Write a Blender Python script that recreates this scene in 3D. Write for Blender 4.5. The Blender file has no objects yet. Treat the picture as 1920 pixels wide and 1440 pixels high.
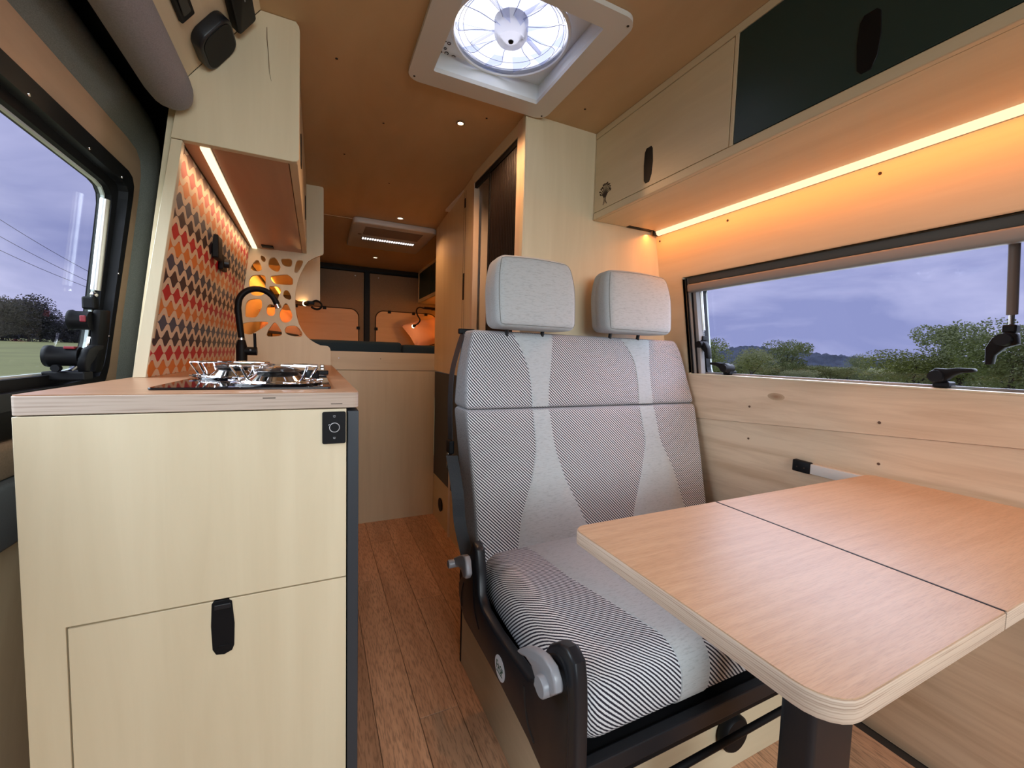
import bpy, bmesh, math, random
from mathutils import Vector, Matrix, noise
random.seed(7)
C = bpy.context.scene.collection
SC = bpy.context.scene
PI = math.pi

# ------------------------------------------------------------------ camera
cd = bpy.data.cameras.new('camera')
cd.sensor_width = 36.0
cd.lens = 778.694 / 1920 * 36.0
cd.clip_start = 0.02
cd.clip_end = 2000
cam = bpy.data.objects.new('camera', cd)
C.objects.link(cam)
RW = Matrix(((0.90483159, -0.00281043, 0.42576036),
             (-0.42480189, -0.07334231, 0.90231051),
             (0.02869037, -0.99730287, -0.06755632)))
# columns of RW: image right, image down, forward
M = Matrix.Identity(4)
for i in range(3):
    M[i][0] = RW[i][0]; M[i][1] = -RW[i][1]; M[i][2] = -RW[i][2]
M[0][3], M[1][3], M[2][3] = 0, 0, 1.03
cam.matrix_world = M
SC.camera = cam

# ------------------------------------------------------------------ colour management, world
SC.view_settings.view_transform = 'Standard'
SC.view_settings.look = 'None'
SC.view_settings.exposure = 0.0
SC.view_settings.gamma = 1.0
SC.view_settings.use_curve_mapping = False
SC.cycles.use_denoising = True
SC.cycles.max_bounces = 10
SC.cycles.diffuse_bounces = 6
SC.cycles.transparent_max_bounces = 16
SC.cycles.caustics_reflective = False
SC.cycles.caustics_refractive = False
SC.cycles.sample_clamp_indirect = 6.0

w = bpy.data.worlds.new('world'); SC.world = w; w.use_nodes = True
nt = w.node_tree; nt.nodes.clear()
def N(t, typ, **kw):
    n = t.nodes.new(typ)
    for k, v in kw.items(): setattr(n, k, v)
    return n
tc = N(nt, 'ShaderNodeTexCoord'); mp = N(nt, 'ShaderNodeMapping'); mp.inputs['Scale'].default_value = (2.4, 2.4, 6.0)
nz = N(nt, 'ShaderNodeTexNoise'); nz.inputs['Scale'].default_value = 1.3; nz.inputs['Detail'].default_value = 5; nz.inputs['Roughness'].default_value = 0.52
nz.inputs['Distortion'].default_value = 0.5
cr = N(nt, 'ShaderNodeValToRGB'); e = cr.color_ramp.elements
e[0].position = 0.36; e[0].color = (0.310, 0.335, 0.660, 1)
e[1].position = 0.64; e[1].color = (0.640, 0.630, 0.980, 1)
bg = N(nt, 'ShaderNodeBackground'); bg.inputs[1].default_value = 1.0
wo = N(nt, 'ShaderNodeOutputWorld')
nt.links.new(tc.outputs['Generated'], mp.inputs[0]); nt.links.new(mp.outputs[0], nz.inputs['Vector'])
nt.links.new(nz.outputs['Fac'], cr.inputs[0]); nt.links.new(cr.outputs[0], bg.inputs[0]); nt.links.new(bg.outputs[0], wo.inputs[0])

def area(name, loc, rot, sx, sy, power, col, spread=180):
    l = bpy.data.lights.new(name, 'AREA'); l.shape = 'RECTANGLE'; l.size = sx; l.size_y = sy; l.energy = power; l.color = col
    l.spread = math.radians(spread)
    o = bpy.data.objects.new(name, l); C.objects.link(o); o.location = loc; o.rotation_euler = rot
    return o
def spot(name, loc, target, power, col, ang=100, r=0.01, blend=0.6):
    l = bpy.data.lights.new(name, 'SPOT'); l.energy = power; l.color = col; l.spot_size = math.radians(ang); l.spot_blend = blend; l.shadow_soft_size = r
    o = bpy.data.objects.new(name, l); C.objects.link(o); o.location = loc
    d = Vector(target) - Vector(loc); o.rotation_euler = d.to_track_quat('-Z', 'Y').to_euler()
    return o
# daylight through the cab windscreen behind the camera
area('windscreen_daylight', (0.45, -1.50, 1.42), (math.radians(60), 0, 0), 1.5, 0.75, 21, (0.90, 1.0, 1.03), 120)
# daylight through the side windows
area('side_window_daylight', (1.42, 0.70, 1.16), (0, math.radians(60), 0), 0.32, 0.78, 3.4, (0.70, 0.76, 1.0), 130)
area('door_window_daylight', (-1.35, 0.80, 1.75), (0, math.radians(-58), 0), 1.2, 2.2, 60, (0.78, 0.87, 1.0), 150)
# cabin LED profiles and reading lamps
area('bench_led_light', (1.108, 0.38, 1.492), (0, math.radians(-12), 0), 0.012, 1.7, 3.0, (1.0, 0.30, 0.06))
area('kitchen_led_light', (-0.235, 1.67, 1.462), (0, math.radians(14), 0), 0.014, 0.98, 0.6, (1.0, 0.56, 0.28))

# ------------------------------------------------------------------ material kit
MATS = {}
def newmat(name):
    m = bpy.data.materials.new(name); m.use_nodes = True; m.node_tree.nodes.clear()
    MATS[name] = m
    t = m.node_tree; o = N(t, 'ShaderNodeOutputMaterial'); b = N(t, 'ShaderNodeBsdfPrincipled')
    t.links.new(b.outputs[0], o.inputs[0])
    return m, t, b
def plain(name, col, rough=0.5, metal=0.0, spec=0.5, noise_amt=0.0, nscale=60, bump=0.0, coat=0.0):
    m, t, b = newmat(name)
    b.inputs['Base Color'].default_value = (*col, 1); b.inputs['Roughness'].default_value = rough
    b.inputs['Metallic'].default_value = metal; b.inputs['Specular IOR Level'].default_value = spec
    b.inputs['Coat Weight'].default_value = coat
    if noise_amt or bump:
        c = N(t, 'ShaderNodeTexCoord'); n = N(t, 'ShaderNodeTexNoise'); n.inputs['Scale'].default_value = nscale; n.inputs['Detail'].default_value = 4
        t.links.new(c.outputs['Object'], n.inputs['Vector'])
        if noise_amt:
            r = N(t, 'ShaderNodeValToRGB'); e = r.color_ramp.elements
            e[0].position = 0.3; e[1].position = 0.7
            e[0].color = (*[max(0, x*(1-noise_amt)) for x in col], 1); e[1].color = (*[min(1, x*(1+noise_amt)) for x in col], 1)
            t.links.new(n.outputs['Fac'], r.inputs[0]); t.links.new(r.outputs[0], b.inputs['Base Color'])
        if bump:
            bp = N(t, 'ShaderNodeBump'); bp.inputs['Strength'].default_value = bump; bp.inputs['Distance'].default_value = 0.002
            t.links.new(n.outputs['Fac'], bp.inputs['Height']); t.links.new(bp.outputs[0], b.inputs['Normal'])
    return m
def emis(name, col, s):
    m = bpy.data.materials.new(name); m.use_nodes = True; t = m.node_tree; t.nodes.clear()
    o = N(t, 'ShaderNodeOutputMaterial'); e = N(t, 'ShaderNodeEmission'); e.inputs[0].default_value = (*col, 1); e.inputs[1].default_value = s
    t.links.new(e.outputs[0], o.inputs[0]); return m
def wood(name, a, b2, grain=(3, 3, 0.35), scale=14, rough=0.45, figure=0.35, fscale=2.2, contrast=(0.32, 0.68), rnd=False, bump=0.05, dark=None, pores=0.0):
    """a, b2: light and dark tone; grain: the axis with the small number is the grain direction"""
    m, t, b = newmat(name)
    c = N(t, 'ShaderNodeTexCoord'); mp = N(t, 'ShaderNodeMapping'); mp.inputs['Scale'].default_value = grain
    src = c.outputs['Object']
    if rnd:
        oi = N(t, 'ShaderNodeObjectInfo'); ml = N(t, 'ShaderNodeVectorMath', operation='SCALE'); cmb = N(t, 'ShaderNodeCombineXYZ')
        t.links.new(oi.outputs['Random'], cmb.inputs[0]); t.links.new(oi.outputs['Random'], cmb.inputs[1]); t.links.new(oi.outputs['Random'], cmb.inputs[2])
        t.links.new(cmb.outputs[0], ml.inputs[0]); ml.inputs['Scale'].default_value = 37.0
        ad = N(t, 'ShaderNodeVectorMath', operation='ADD'); t.links.new(src, ad.inputs[0]); t.links.new(ml.outputs[0], ad.inputs[1]); src = ad.outputs[0]
    t.links.new(src, mp.inputs[0])
    n1 = N(t, 'ShaderNodeTexNoise'); n1.inputs['Scale'].default_value = scale; n1.inputs['Detail'].default_value = 7; n1.inputs['Roughness'].default_value = 0.62
    n1.inputs['Distortion'].default_value = 0.6
    n2 = N(t, 'ShaderNodeTexNoise'); n2.inputs['Scale'].default_value = fscale; n2.inputs['Detail'].default_value = 3; n2.inputs['Distortion'].default_value = 1.3
    t.links.new(mp.outputs[0], n1.inputs['Vector']); t.links.new(mp.outputs[0], n2.inputs['Vector'])
    mx = N(t, 'ShaderNodeMix'); mx.inputs[0].default_value = figure
    t.links.new(n1.outputs['Fac'], mx.inputs[2]); t.links.new(n2.outputs['Fac'], mx.inputs[3])
    r = N(t, 'ShaderNodeValToRGB'); e = r.color_ramp.elements
    e[0].position = contrast[0]; e[0].color = (*b2, 1); e[1].position = contrast[1]; e[1].color = (*a, 1)
    t.links.new(mx.outputs[0], r.inputs[0]); col = r.outputs[0]
    if pores:
        n3 = N(t, 'ShaderNodeTexNoise'); n3.inputs['Scale'].default_value = scale*9; n3.inputs['Detail'].default_value = 3
        t.links.new(mp.outputs[0], n3.inputs['Vector'])
        r3 = N(t, 'ShaderNodeValToRGB'); e3 = r3.color_ramp.elements; e3[0].position = 0.38; e3[0].color = (1-pores,)*3+(1,); e3[1].position = 0.52; e3[1].color = (1, 1, 1, 1)
        t.links.new(n3.outputs['Fac'], r3.inputs[0])
        mm = N(t, 'ShaderNodeMix', data_type='RGBA', blend_type='MULTIPLY'); mm.inputs[0].default_value = 1
        t.links.new(col, mm.inputs[6]); t.links.new(r3.outputs[0], mm.inputs[7]); col = mm.outputs[2]
    if rnd:
        hs = N(t, 'ShaderNodeHueSaturation'); mr = N(t, 'ShaderNodeMapRange'); mr.inputs[3].default_value = 0.78; mr.inputs[4].default_value = 1.15
        t.links.new(oi.outputs['Random'], mr.inputs[0]); t.links.new(mr.outputs[0], hs.inputs['Value']); t.links.new(col, hs.inputs['Color']); col = hs.outputs[0]
    t.links.new(col, b.inputs['Base Color'])
    b.inputs['Roughness'].default_value = rough; b.inputs['Specular IOR Level'].default_value = 0.36
    if bump:
        bp = N(t, 'ShaderNodeBump'); bp.inputs['Strength'].default_value = bump; bp.inputs['Distance'].default_value = 0.001
        t.links.new(n1.outputs['Fac'], bp.inputs['Height']); t.links.new(bp.outputs[0], b.inputs['Normal'])
    return m
def ply_edge(name, axis=2, n=13, thick=0.027, light=(0.60, 0.50, 0.38), dk=(0.30, 0.22, 0.15)):
    m, t, b = newmat(name)
    c = N(t, 'ShaderNodeTexCoord'); s = N(t, 'ShaderNodeSeparateXYZ'); t.links.new(c.outputs['Object'], s.inputs[0])
    nn = N(t, 'ShaderNodeTexNoise'); nn.inputs['Scale'].default_value = 9; nn.inputs['Detail'].default_value = 5
    mp = N(t, 'ShaderNodeMapping'); sc = [1, 1, 1]; sc[axis] = 40; mp.inputs['Scale'].default_value = sc
    t.links.new(c.outputs['Object'], mp.inputs[0]); t.links.new(mp.outputs[0], nn.inputs['Vector'])
    a = N(t, 'ShaderNodeMath', operation='MULTIPLY'); a.inputs[1].default_value = 2*PI*n/2/thick
    t.links.new(s.outputs[axis], a.inputs[0])
    si = N(t, 'ShaderNodeMath', operation='SINE'); t.links.new(a.outputs[0], si.inputs[0])
    m2 = N(t, 'ShaderNodeMath', operation='MULTIPLY_ADD'); m2.inputs[1].default_value = 0.09; t.links.new(si.outputs[0], m2.inputs[0]); t.links.new(nn.outputs['Fac'], m2.inputs[2])
    r = N(t, 'ShaderNodeValToRGB'); e = r.color_ramp.elements; e[0].position = 0.22; e[0].color = (*dk, 1); e[1].position = 0.52; e[1].color = (*light, 1)
    t.links.new(m2.outputs[0], r.inputs[0]); t.links.new(r.outputs[0], b.inputs['Base Color']); b.inputs['Roughness'].default_value = 0.5
    return m
def glass(name, tint=(0.95, 0.97, 0.96), refl=0.06, rough=0.0):
    m = bpy.data.materials.new(name); m.use_nodes = True; t = m.node_tree; t.nodes.clear()
    o = N(t, 'ShaderNodeOutputMaterial'); tr = N(t, 'ShaderNodeBsdfTransparent'); tr.inputs[0].default_value = (*tint, 1)
    g = N(t, 'ShaderNodeBsdfGlossy'); g.inputs['Roughness'].default_value = rough; mx = N(t, 'ShaderNodeMixShader')
    f = N(t, 'ShaderNodeFresnel'); f.inputs[0].default_value = 1.3
    gg = N(t, 'ShaderNodeNewGeometry'); inv = N(t, 'ShaderNodeMath', operation='SUBTRACT'); inv.inputs[0].default_value = 1.0
    mu = N(t, 'ShaderNodeMath', operation='MULTIPLY')          # one clean reflection, from the face turned to the viewer
    t.links.new(gg.outputs['Backfacing'], inv.inputs[1]); t.links.new(inv.outputs[0], mu.inputs[0]); t.links.new(f.outputs[0], mu.inputs[1])
    t.links.new(mu.outputs[0], mx.inputs[0]); t.links.new(tr.outputs[0], mx.inputs[1]); t.links.new(g.outputs[0], mx.inputs[2]); t.links.new(mx.outputs[0], o.inputs[0])
    return m

MAPLE_A, MAPLE_B = (0.72, 0.625, 0.44), (0.615, 0.515, 0.345)
maple_v = wood('maple_vertical_grain', MAPLE_A, MAPLE_B, (2.2, 2.2, 0.16), 9, 0.42, 0.5)
maple_y = wood('maple_lengthwise_grain', MAPLE_A, MAPLE_B, (3, 0.2, 3), 9, 0.42, 0.5)
maple_x = wood('maple_cross_grain', MAPLE_A, MAPLE_B, (0.2, 3, 3), 9, 0.42, 0.5)
knotty = wood('knotty_wall_board', (0.78, 0.60, 0.42), (0.60, 0.42, 0.27), (4.5, 0.35, 4.5), 9, 0.45, 0.45, 1.6, (0.34, 0.56))
ceil_m = wood('ceiling_ply', (0.58, 0.40, 0.22), (0.47, 0.31, 0.16), (1.4, 0.5, 1.4), 5, 0.5, 0.6)
ply_white = ply_edge('pale_ply_edge', 2, 10, 0.03, (0.70, 0.62, 0.48), (0.42, 0.34, 0.25))
worktop_m = wood('worktop_laminate', (0.50, 0.29, 0.17), (0.38, 0.21, 0.12), (0.3, 3, 3), 16, 0.32, 0.3, pores=0.15)
worktop_edge = ply_edge('worktop_ply_edge', 2, 9, 0.027, (0.50, 0.40, 0.32), (0.32, 0.235, 0.18))
table_m = wood('table_oak_laminate', (0.56, 0.365, 0.225), (0.49, 0.305, 0.18), (0.16, 3.2, 3.2), 30, 0.36, 0.12, pores=0.13, contrast=(0.36, 0.62))
table_edge = ply_edge('table_ply_edge', 2, 21, 0.024, (0.58, 0.45, 0.35), (0.32, 0.21, 0.15))
oak = wood('oak_vinyl_floor', (0.74, 0.43, 0.26), (0.44, 0.23, 0.13), (4.5, 0.5, 4.5), 6, 0.40, 0.62, 1.6, (0.30, 0.68), rnd=True, pores=0.35, bump=0.08)
black = plain('black_plastic', (0.006, 0.006, 0.007), 0.5, spec=0.16)
blackm = plain('black_satin_metal', (0.010, 0.011, 0.014), 0.38, spec=0.4)
gap_m = plain('dark_joint_shadow', (0.03, 0.02, 0.013), 0.9)
charcoal = plain('charcoal_laminate', (0.026, 0.033, 0.042), 0.45)
green = plain('dark_green_laminate', (0.010, 0.036, 0.034), 0.38)
navy = plain('navy_mattress_cloth', (0.012, 0.035, 0.055), 0.9, noise_amt=0.2, nscale=300, bump=0.2)
felt = plain('grey_felt', (0.20, 0.22, 0.20), 0.95, noise_amt=0.18, nscale=500, bump=0.3)
feltblue = plain('blue_grey_felt', (0.25, 0.245, 0.26), 0.95, noise_amt=0.12, nscale=400, bump=0.3)
taupe = plain('taupe_door_lining', (0.22, 0.16, 0.11), 0.95, noise_amt=0.12, nscale=300)
white_p = plain('white_plastic', (0.62, 0.60, 0.56), 0.4)
chrome = plain('chrome', (0.82, 0.80, 0.80), 0.10, metal=1)
alum = plain('brushed_aluminium', (0.55, 0.54, 0.52), 0.35, metal=1)
greyp = plain('silver_grey_plastic', (0.26, 0.265, 0.29), 0.35)
red_p = plain('red_button_plastic', (0.22, 0.006, 0.016), 0.5)
strap_m = plain('black_seatbelt_webbing', (0.018, 0.02, 0.025), 0.6, bump=0.3, nscale=400)
hobglass = plain('black_hob_glass', (0.006, 0.006, 0.008), 0.04)
led_m = emis('warm_led_diffuser', (1.0, 0.54, 0.30), 2.1)
ledk_m = emis('kitchen_led_diffuser', (1.0, 0.74, 0.46), 1.9)
lampglow = emis('reading_lamp_glow', (1.0, 0.80, 0.50), 7.0)
spotglow = emis('downlight_glow', (1.0, 0.62, 0.30), 22.0)
spotdim = emis('dim_downlight_glow', (1.0, 0.74, 0.48), 3.5)
coolled = emis('cool_led_bar', (1.0, 0.86, 0.80), 3.0)
pane_m = glass('acrylic_pane')

def melange(name, a, b2, sx=(18, 18, 130)):
    m, t, b = newmat(name)
    c = N(t, 'ShaderNodeTexCoord'); mp = N(t, 'ShaderNodeMapping'); mp.inputs['Scale'].default_value = sx
    n = N(t, 'ShaderNodeTexNoise'); n.inputs['Scale'].default_value = 2.2; n.inputs['Detail'].default_value = 5; n.inputs['Roughness'].default_value = 0.7
    r = N(t, 'ShaderNodeValToRGB'); e = r.color_ramp.elements; e[0].position = 0.36; e[0].color = (*b2, 1); e[1].position = 0.50; e[1].color = (*a, 1)
    t.links.new(c.outputs['Object'], mp.inputs[0]); t.links.new(mp.outputs[0], n.inputs['Vector']); t.links.new(n.outputs['Fac'], r.inputs[0]); t.links.new(r.outputs[0], b.inputs['Base Color'])
    b.inputs['Roughness'].default_value = 0.92; b.inputs['Sheen Weight'].default_value = 0.15
    bp = N(t, 'ShaderNodeBump'); bp.inputs['Strength'].default_value = 0.25; bp.inputs['Distance'].default_value = 0.001
    t.links.new(n.outputs['Fac'], bp.inputs['Height']); t.links.new(bp.outputs[0], b.inputs['Normal'])
    return m
mel = melange('light_grey_melange_cloth', (0.45, 0.475, 0.48), (0.36, 0.375, 0.38), (28, 150, 190))
mel_dark = melange('speckled_side_cloth', (0.24, 0.235, 0.24), (0.12, 0.115, 0.12), (60, 60, 200))
def tweed(name, freq=155, light=(0.66, 0.66, 0.68), dk=(0.018, 0.016, 0.028)):
    m, t, b = newmat(name)
    u = N(t, 'ShaderNodeUVMap'); u.uv_map = 'UVMap'; s = N(t, 'ShaderNodeSeparateXYZ'); t.links.new(u.outputs[0], s.inputs[0])
    nz = N(t, 'ShaderNodeTexNoise'); nz.inputs['Scale'].default_value = 400; nz.inputs['Detail'].default_value = 2; t.links.new(u.outputs[0], nz.inputs['Vector'])
    ad = N(t, 'ShaderNodeMath', operation='ADD'); t.links.new(s.outputs[0], ad.inputs[0]); t.links.new(s.outputs[1], ad.inputs[1])
    ml = N(t, 'ShaderNodeMath', operation='MULTIPLY'); ml.inputs[1].default_value = 2*PI*freq/1.414; t.links.new(ad.outputs[0], ml.inputs[0])
    si = N(t, 'ShaderNodeMath', operation='SINE'); t.links.new(ml.outputs[0], si.inputs[0])
    ma = N(t, 'ShaderNodeMath', operation='MULTIPLY_ADD'); ma.inputs[1].default_value = 1.2; t.links.new(nz.outputs['Fac'], ma.inputs[0]); t.links.new(si.outputs[0], ma.inputs[2])
    r = N(t, 'ShaderNodeValToRGB'); e = r.color_ramp.elements; e[0].position = 0.42; e[0].color = (*dk, 1); e[1].position = 0.66; e[1].color = (*light, 1)
    t.links.new(ma.outputs[0], r.inputs[0]); t.links.new(r.outputs[0], b.inputs['Base Color']); b.inputs['Roughness'].default_value = 0.95
    bp = N(t, 'ShaderNodeBump'); bp.inputs['Strength'].default_value = 0.2; bp.inputs['Distance'].default_value = 0.001
    t.links.new(si.outputs[0], bp.inputs['Height']); t.links.new(bp.outputs[0], b.inputs['Normal'])
    return m
tweed_m = tweed('diagonal_striped_tweed')

def tile_material():
    m, t, b = newmat('retro_wave_print')
    u = N(t, 'ShaderNodeUVMap'); u.uv_map = 'UVMap'; s = N(t, 'ShaderNodeSeparateXYZ'); t.links.new(u.outputs[0], s.inputs[0])
    def mth(op, a, bb=None, c=None):
        n = N(t, 'ShaderNodeMath', operation=op)
        for i, x in enumerate((a, bb, c)):
            if x is None: continue
            if isinstance(x, (int, float)): n.inputs[i].default_value = x
            else: t.links.new(x, n.inputs[i])
        return n.outputs[0]
    # u: metres along the van, v: metres up; rows are 0.0348 high, lozenges 0.0735 apart
    th = mth('MULTIPLY', mth('SUBTRACT', s.outputs[0], 1.169), 2*PI/0.0735)
    cs = mth('COSINE', th); sn = mth('SINE', th)
    v = mth('ADD', mth('DIVIDE', mth('SUBTRACT', s.outputs[1], 0.978), 0.0348), 0.5)
    k = mth('FLOOR', v); par = mth('MODULO', mth('ADD', k, 40.0), 2.0)       # 0 for even rows
    sg = mth('SUBTRACT', 1.0, mth('MULTIPLY', par, 2.0))                      # +1 even row
    a = 0.275
    wv = mth('MULTIPLY', mth('MULTIPLY', sg, cs), a)                           # even row, lozenge centre: +
    up = mth('ABSOLUTE', mth('SUBTRACT', mth('ADD', mth('ADD', k, 1.0), wv), v))
    lo = mth('ABSOLUTE', mth('SUBTRACT', v, mth('SUBTRACT', k, wv)))
    slope = mth('SQRT', mth('ADD', 1.0, mth('MULTIPLY', mth('MULTIPLY', sn, sn), 0.55)))
    d = mth('DIVIDE', mth('MINIMUM', up, lo), slope)
    beige = mth('LESS_THAN', d, 0.205)
    idx = mth('DIVIDE', mth('ADD', mth('MODULO', mth('ADD', k, 40.0), 4.0), 0.5), 4.0)
    r = N(t, 'ShaderNodeValToRGB'); r.color_ramp.interpolation = 'CONSTANT'; e = r.color_ramp.elements
    e[0].position = 0; e[0].color = (0.60, 0.18, 0.035, 1); e[1].position = 0.25; e[1].color = (0.42, 0.006, 0.018, 1)
    x = e.new(0.5); x.color = (0.020, 0.010, 0.022, 1); x = e.new(0.75); x.color = (0.028, 0.048, 0.095, 1)
    t.links.new(idx, r.inputs[0])
    top = mth('GREATER_THAN', v, 14.0)                                          # the top row is printed in taupe
    tm = N(t, 'ShaderNodeMix', data_type='RGBA'); tm.inputs[7].default_value = (0.22, 0.12, 0.09, 1)
    t.links.new(top, tm.inputs[0]); t.links.new(r.outputs[0], tm.inputs[6])
    mx = N(t, 'ShaderNodeMix', data_type='RGBA'); mx.inputs[7].default_value = (0.62, 0.49, 0.36, 1)
    t.links.new(beige, mx.inputs[0]); t.links.new(tm.outputs[2], mx.inputs[6]); t.links.new(mx.outputs[2], b.inputs['Base Color'])
    b.inputs['Roughness'].default_value = 0.45
    return m
tile_m = tile_material()

# ------------------------------------------------------------------ geometry kit (vertices in world metres)
def wloc(p):
    return Vector((0, 0, 0)) if p is None else p['_o'] if False else Vector(p.get('org', (0, 0, 0)))
def link_mesh(name, me, mat, parent=None, smooth=False, origin=None):
    """me has world coordinates; the origin goes to the parent's base, or to `origin`, or to the mesh's own base"""
    if parent is not None: org = Vector(parent['org'])
    elif origin is not None: org = Vector(origin)
    else:
        xs = [v.co for v in me.vertices]
        org = Vector(((min(v.x for v in xs)+max(v.x for v in xs))/2, (min(v.y for v in xs)+max(v.y for v in xs))/2, min(v.z for v in xs)))
    me.transform(Matrix.Translation(-org))
    if mat is not None:
        for mm in (mat if isinstance(mat, (list, tuple)) else [mat]): me.materials.append(mm)
    for p in me.polygons: p.use_smooth = smooth
    if smooth: me.set_sharp_from_angle(angle=math.radians(42))
    o = bpy.data.objects.new(name, me); C.objects.link(o)
    if parent is not None: o.parent = parent
    else: o.location = org
    o['org'] = tuple(org)
    return o
def thing(name, label, cat, loc=(0, 0, 0), group=None):
    o = bpy.data.objects.new(name, None); C.objects.link(o); o.empty_display_size = 0.05
    o.location = loc; o['org'] = tuple(loc); o['label'] = label; o['category'] = cat
    if group: o['group'] = group
    return o
def tag(o, label, cat, group=None):
    o['label'] = label; o['category'] = cat
    if group: o['group'] = group
    return o
def struct(o, label=None):
    o['kind'] = 'structure'
    if label: o['label'] = label
    return o
def sgroup(name, loc=(0, 0, 0), label=None):
    o = bpy.data.objects.new(name, None); C.objects.link(o); o.location = loc; o['org'] = tuple(loc); o['kind'] = 'structure'
    if label: o['label'] = label
    return o
def from_bm(bm, name):
    me = bpy.data.meshes.new(name); bm.normal_update(); bm.to_mesh(me); bm.free(); return me
def raw(name, verts, faces, mat, parent=None, smooth=False, uvs=None, midx=None, origin=None):
    me = bpy.data.meshes.new(name); me.from_pydata([tuple(v) for v in verts], [], faces); me.update()
    if uvs is not None:
        l = me.uv_layers.new(name='UVMap')
        for lp in me.loops: l.data[lp.index].uv = uvs[lp.vertex_index]
    o = link_mesh(name, me, mat, parent, smooth, origin)
    if midx:
        for p, i in zip(me.polygons, midx): p.material_index = i
    return o
def bevel_bm(bm, r, seg=2, ang=0.6):
    if r <= 0: return
    ed = [e for e in bm.edges if len(e.link_faces) == 2 and e.calc_face_angle(0) > ang]
    bmesh.ops.bevel(bm, geom=ed, offset=r, segments=seg, affect='EDGES', profile=0.5)
def box(name, lo, hi, mat, parent=None, bev=0.0, seg=2, rot=None, pivot=None):
    bm = bmesh.new(); bmesh.ops.create_cube(bm, size=1)
    c = [(a+b)/2 for a, b in zip(lo, hi)]; s = [b-a for a, b in zip(lo, hi)]
    for v in bm.verts: v.co = Vector([v.co[i]*s[i]+c[i] for i in range(3)])
    bevel_bm(bm, bev, seg)
    if rot is not None:
        p = Vector(pivot if pivot else c)
        bmesh.ops.transform(bm, matrix=Matrix.Translation(p) @ rot @ Matrix.Translation(-p), verts=bm.verts)
    return link_mesh(name, from_bm(bm, name), mat, parent, bev > 0.004)
def prism(name, pts, axis, a0, a1, mat, parent=None, bev=0.0, seg=2, fn=None, smooth=None):
    """pts: 2D outline in the plane normal to axis (x: (y,z); y: (x,z); z: (x,y)); fn maps (p, a)->xyz"""
    bm = bmesh.new(); L = []
    for a in (a0, a1):
        row = []
        for p in pts:
            if fn: co = fn(p, a)
            else: co = {'x': (a, p[0], p[1]), 'y': (p[0], a, p[1]), 'z': (p[0], p[1], a)}[axis]
            row.append(bm.verts.new(co))
        L.append(row)
    n = len(pts)
    f0 = bm.faces.new(L[0]); f1 = bm.faces.new(list(reversed(L[1])))
    for i in range(n): bm.faces.new((L[0][i], L[1][i], L[1][(i+1) % n], L[0][(i+1) % n]))
    bmesh.ops.recalc_face_normals(bm, faces=bm.faces)
    bevel_bm(bm, bev, seg, 0.9)
    return link_mesh(name, from_bm(bm, name), mat, parent, bool(bev) if smooth is None else smooth)
def rrect(x0, y0, x1, y1, r, n=5):
    out = []
    for cx, cy, a in ((x1-r, y1-r, 0), (x0+r, y1-r, 90), (x0+r, y0+r, 180), (x1-r, y0+r, 270)):
        for i in range(n+1):
            t = math.radians(a+90*i/n); out.append((cx+r*math.cos(t), cy+r*math.sin(t)))
    return out
def ringprism(name, outer, inner, fn, a0, a1, mat, parent=None, smooth=False):
    """outer and inner loops with the same count; closed ring extruded between a0 and a1"""
    n = len(outer); V = []
    for a in (a0, a1):
        for lp in (outer, inner):
            for p in lp: V.append(fn(p, a))
    F = []
    for i in range(n):
        j = (i+1) % n
        F.append((i, j, n+j, n+i)); F.append((2*n+i, 3*n+i, 3*n+j, 2*n+j))
        F.append((i, 2*n+i, 2*n+j, j)); F.append((n+i, n+j, 3*n+j, 3*n+i))
    bm = bmesh.new(); vs = [bm.verts.new(v) for v in V]
    for f in F: bm.faces.new([vs[k] for k in f])
    bmesh.ops.recalc_face_normals(bm, faces=bm.faces)
    return link_mesh(name, from_bm(bm, name), mat, parent, smooth)
def holed(name, outer, holes, fn, t0, t1, mat, parent=None):
    """flat plate with holes cut through, by a filled 2D curve"""
    cu = bpy.data.curves.new(name, 'CURVE'); cu.dimensions = '2D'; cu.fill_mode = 'BOTH'; cu.extrude = 0.5
    for lp in [outer]+holes:
        sp = cu.splines.new('POLY'); sp.points.add(len(lp)-1)
        for i, p in enumerate(lp): sp.points[i].co = (p[0], p[1], 0, 1)
        sp.use_cyclic_u = True
    ob = bpy.data.objects.new('tmp', cu); C.objects.link(ob)
    dg = bpy.context.evaluated_depsgraph_get(); dg.update()
    me = bpy.data.meshes.new_from_object(ob.evaluated_get(dg)); bpy.data.objects.remove(ob); bpy.data.curves.remove(cu)
    me.name = name; me.materials.clear()
    for v in me.vertices:
        a = t0 if v.co.z < 0 else t1
        v.co = Vector(fn((v.co.x, v.co.y), a))
    bm = bmesh.new(); bm.from_mesh(me); bmesh.ops.remove_doubles(bm, verts=bm.verts, dist=1e-5); bmesh.ops.recalc_face_normals(bm, faces=bm.faces); bm.to_mesh(me); bm.free()
    return link_mesh(name, me, mat, parent)
def smoothpts(pts, k=6, closed=False):
    P = [Vector(p) for p in pts]; n = len(P); out = []
    rng = range(n) if closed else range(n-1)
    for i in rng:
        p0 = P[(i-1) % n] if closed or i > 0 else P[0]; p1 = P[i]; p2 = P[(i+1) % n]; p3 = P[(i+2) % n] if closed or i+2 < n else P[-1]
        for j in range(k):
            t = j/k
            out.append(0.5*((2*p1)+(-p0+p2)*t+(2*p0-5*p1+4*p2-p3)*t*t+(-p0+3*p1-3*p2+p3)*t**3))
    if not closed: out.append(P[-1])
    return out
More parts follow.
